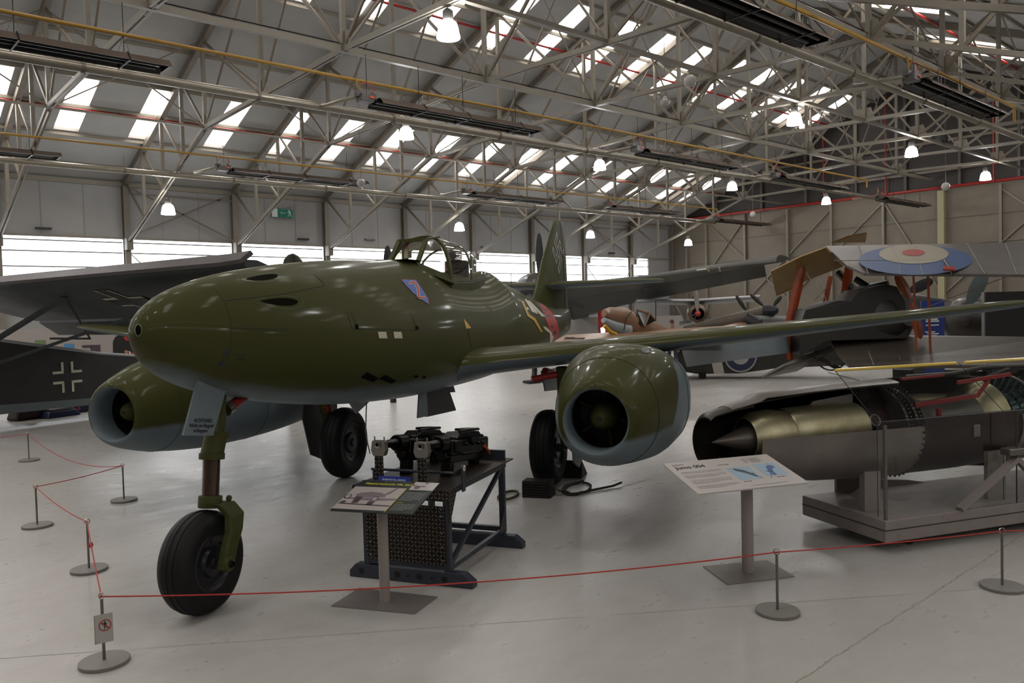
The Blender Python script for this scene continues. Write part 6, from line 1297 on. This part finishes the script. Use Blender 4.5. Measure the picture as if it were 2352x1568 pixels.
# blue information banner and black screen
o_ = at(2142, 735, 19); t = thing('information_banner', 'blue information banner with white print behind the near wing', 'banner', (o_.x, o_.y, 0), PZ-.25)
zb, zt_ = 0, at(2142, 690, 19).z; MB().box((0, 0, (zt_)/2), (.5, .03, zt_)).build('banner_panel', mat('banner_blue', '0e2c72', .4), t)
mb = MB(); rnd = random.Random(5)
for i, z in enumerate((1.54, 1.5, 1.42, 1.28, 1.24, 1.2, 1.16, 1.1, 1.06)): mb.box((-.05+rnd.uniform(-.02, .05), -.018, z), (rnd.uniform(.15, .3), .004, .022 if i > 1 else .03))
mb.build('banner_print', M_signw, t)
o_ = at(2330, 735, 20); t = thing('screen_panel', 'large black display panel at the right edge', 'panel', (o_.x, o_.y, 0), PZ-.15)
zt_ = at(2300, 670, 20).z; MB().box((.42, 0, zt_*.5), (2.3, .06, zt_)).build('board', mat('black_board', '141418', .35), t); mb = MB(); mb.box((-.74, 0, zt_*.5), (.03, .07, zt_)); mb.build('board_edge', M_bsteel, t)
mb = MB(); o2 = at(2085, 765, 18); t = thing('storage_items', 'red and white lifebuoy like parts on the floor under the biplane', 'equipment', (o2.x, o2.y, 0))
MB().box((0, 0, .72), (.6, .4, .3)).build('white_box', M_signw, t, bevel=.05); MB().lathe([(.1, -.02), (.12, 0), (.1, .02)], (-.25, -.3, .98), (0, 1, 0), 14).build('red_wheel', M_rd, t); MB().box((0, 0, .3), (.5, .4, .6)).build('stand', M_dark, t)
# -- things along the left background
o_ = at(200, 800, 27); zt_ = at(200, 752, 27).z
t = thing('display_partition', 'long white partition with posters behind the spotter plane', 'partition', (o_.x, o_.y, 0), math.atan2(-rgt.y, -rgt.x)+PI); q = t
MB().box((.2, 0, zt_*.5), (5.8, .1, zt_)).build('partition_wall', mat('white_partition', '8f8984', .5), t)
def lx(px): return (at(px, 800, 27)-o_).dot(rgt)
def ly(py, px=200): return at(px, py, 27).z
MB().box(((lx(135)+lx(163))/2, -.06, ly(798)), (lx(163)-lx(135), .02, .25)).build('blue_poster', mat('poster_blue', '3f74a0', .5), t)
MB().box((lx(60), -.06, ly(790)), (.3, .02, .3)).build('green_poster', mat('poster_green', '5d6b45', .5), t)
MB().box((lx(203), -.06, ly(795)), (.28, .02, .07)).box((lx(227), -.06, ly(800)), (.28, .02, .2)).build('poster_sketch', M_pdark, t)
o_ = at(290, 820, 24); t = thing('round_topped_display', 'black round topped display board with red and blue figures beside the jet nose', 'display board', (o_.x, o_.y, 0), math.atan2(-rgt.y, -rgt.x)+PI)
def gl(px, py): p = at(px, py, 24)-o_; return (p.dot(rgt), p.z+o_.z)
P = [gl(*p) for p in ((252, 860), (252, 785), (258, 775), (270, 768), (284, 768), (296, 775), (302, 785), (350, 800), (352, 860))]; P = [(P[0][0], 0)]+P+[(P[-1][0], 0)]
MB().prism([(x, 0, z) for x, z in P], (0, .05, 0)).build('board', mat('board_black', '161518', .4), t)
def patch(nm, pts, m): MB().prism([(gl(*p)[0], -.012, gl(*p)[1]) for p in pts], (0, .01, 0)).build(nm, m, t)
patch('red_stripe', [(283, 774), (290, 772), (299, 781), (290, 782)], M_rd); patch('red_panel', [(302, 808), (320, 810), (322, 820), (306, 824)], M_rd); patch('white_stripe', [(298, 806), (302, 807), (307, 826), (303, 826)], M_signw); patch('blue_figure', [(284, 816), (298, 814), (305, 826), (300, 830), (283, 826)], mat('figure_blue', '1c2350', .5)); patch('figure_face', [(286, 804), (296, 805), (296, 815), (286, 815)], mat('figure_face', '96705c', .5)); patch('blue_panel', [(340, 822), (352, 826), (352, 838), (340, 834)], mat('figure_blue', '1c2350', .5))
def heap(name, label, cat, px, py, w_, d_, h_, m, bev=.06, rz=.4):
    p = Zp(px, py); t = thing(name, label, cat, (p.x, p.y, 0), rz); mb = MB(); mb.box((0, 0, h_/2), (w_, d_, h_), taper=.8); mb.build('body', m, t, bevel=bev); return t
h1 = heap('dark_sack', 'dark red brown sack on the floor under the spotter plane', 'sack', 66, 962, .75, .4, .24, mat('maroon_canvas', '2b1412', .7)); MB().lathe([(0, 0), (.05, .02), (.02, .1), (0, .1)], (-.25, 0, .2), n=12).build('tied_neck', M_purlin, h1)
h2 = heap('open_case', 'blue open equipment case on the floor left of the far engine', 'case', 137, 956, .75, .35, .13, mat('case_blue', '14204f', .5), .02); MB().box((0, .02, .16), (.55, .25, .04)).build('grey_lid', M_bsteel, h2)
h3 = heap('toolbox', 'dark blue toolbox with round fittings by the far engine intake', 'box', 188, 945, .7, .35, .2, mat('toolbox_blue', '161b3b', .45), .02)
MB().lathe([(.04, 0), (0, .01)], (-.2, -.18, .1), (0, -1, 0), 12).lathe([(.04, 0), (0, .01)], (.1, -.18, .1), (0, -1, 0), 12).build('round_fitting', M_rd, h3)
h4 = heap('stores_container', 'long dark stores container lying on the floor at far left', 'container', 20, 938, 1.9, .45, .35, M_skd); h5 = heap('crate', 'dark green crate behind the blue toolbox', 'crate', 200, 925, .9, .5, .75, mat('crate_green', '20241b', .6), .01); MB().box((0, 0, .78), (.94, .54, .05)).build('lid', mat('crate_lid', '2b3a44', .5), h5)
p = h1.location; t = thing('white_bundle', 'small white and yellow bundle on top of the dark sack', 'bundle', (p.x+.05, p.y+.03, .24)); MB().lathe([(0, 0), (.11, .03), (.12, .1), (.05, .15), (0, .17)], n=14).build('body', mat('bundle_cloth', '857d62', .7), t)
# things on the floor under the jet, red cabinet and bright lamp at far end
p = at(1388, 745, 33); t = thing('fire_point_cabinet', 'red cabinet against the far partition behind the tan fighter', 'cabinet', (p.x, p.y, 0), -.5); MB().box((0, 0, p.z/2+.35), (.42, .3, p.z+.7)).build('cabinet_body', mat('cabinet_red', '8c1a16', .4), t)
p = at(1385, 760, 26); t = thing('bright_lamp', 'small bright white light left of the tan fighter', 'lamp', (p.x, p.y, 0), -.5); MB().lathe([(0, -.12), (.06, -.1), (.07, .1), (0, .12)], (0, 0, p.z), (0, 0, 1), 14).build('glowing_tube', mat('bright_lamp_glow', 'f2f8ff', .4, emit=6), t); MB().tube([(0, 0, 0), (0, 0, p.z-.1)], .02, 6).build('stand', M_dark, t)
o_ = at(1390, 760, 39); t = thing('display_partition', 'pale partition wall at the far end behind the tan fighter', 'partition', (o_.x, o_.y, 0), -PI/2); zt_ = at(1400, 727, 39).z; MB().box((0, 0, zt_/2), (9, .1, zt_)).build('partition_wall', mat('white_partition', '8f8984', .5), t)
# tail tip and propeller blade poking above the jet
pz = at(670, 595, 16); o_ = Vector((pz.x, pz.y, 0)); t = thing('aircraft_rudder', 'rounded dark green rudder tip showing above the jet nose', 'rudder', o_)
P = [at(648, 612, 16), at(651, 596, 16), at(660, 585, 16), at(672, 581, 16), at(684, 588, 16), at(693, 600, 16), at(696, 612, 16)]; P = [p-o_ for p in P]; P = [Vector((P[0].x, P[0].y, 0))]+P+[Vector((P[-1].x, P[-1].y, 0))]
MB().prism(P, Vector((FW.x, FW.y, 0))*.12).build('rudder', mat('rudder_green', '2c3122', .5), t, bevel=.02)
MB().prism([at(671, 583, 15.97)-o_, at(675, 583, 15.97)-o_, at(680, 612, 15.97)-o_, at(676, 612, 15.97)-o_], Vector((FW.x, FW.y, 0))*.01).build('rudder_stripe', M_black, t)
pz = at(893, 600, 18); o_ = Vector((pz.x, pz.y, 0)); t = thing('propeller', 'black propeller blade tip left of the cockpit windscreen', 'propeller', o_); mb = MB(); p = at(893, 660, 18)-o_; blade(mb, p, Vector((0, 0, 1)), rgt, .92, .2); mb.build('blade', M_black, t); MB().bar((0, 0, 0), p, .1).build('pedestal', M_dark, t)
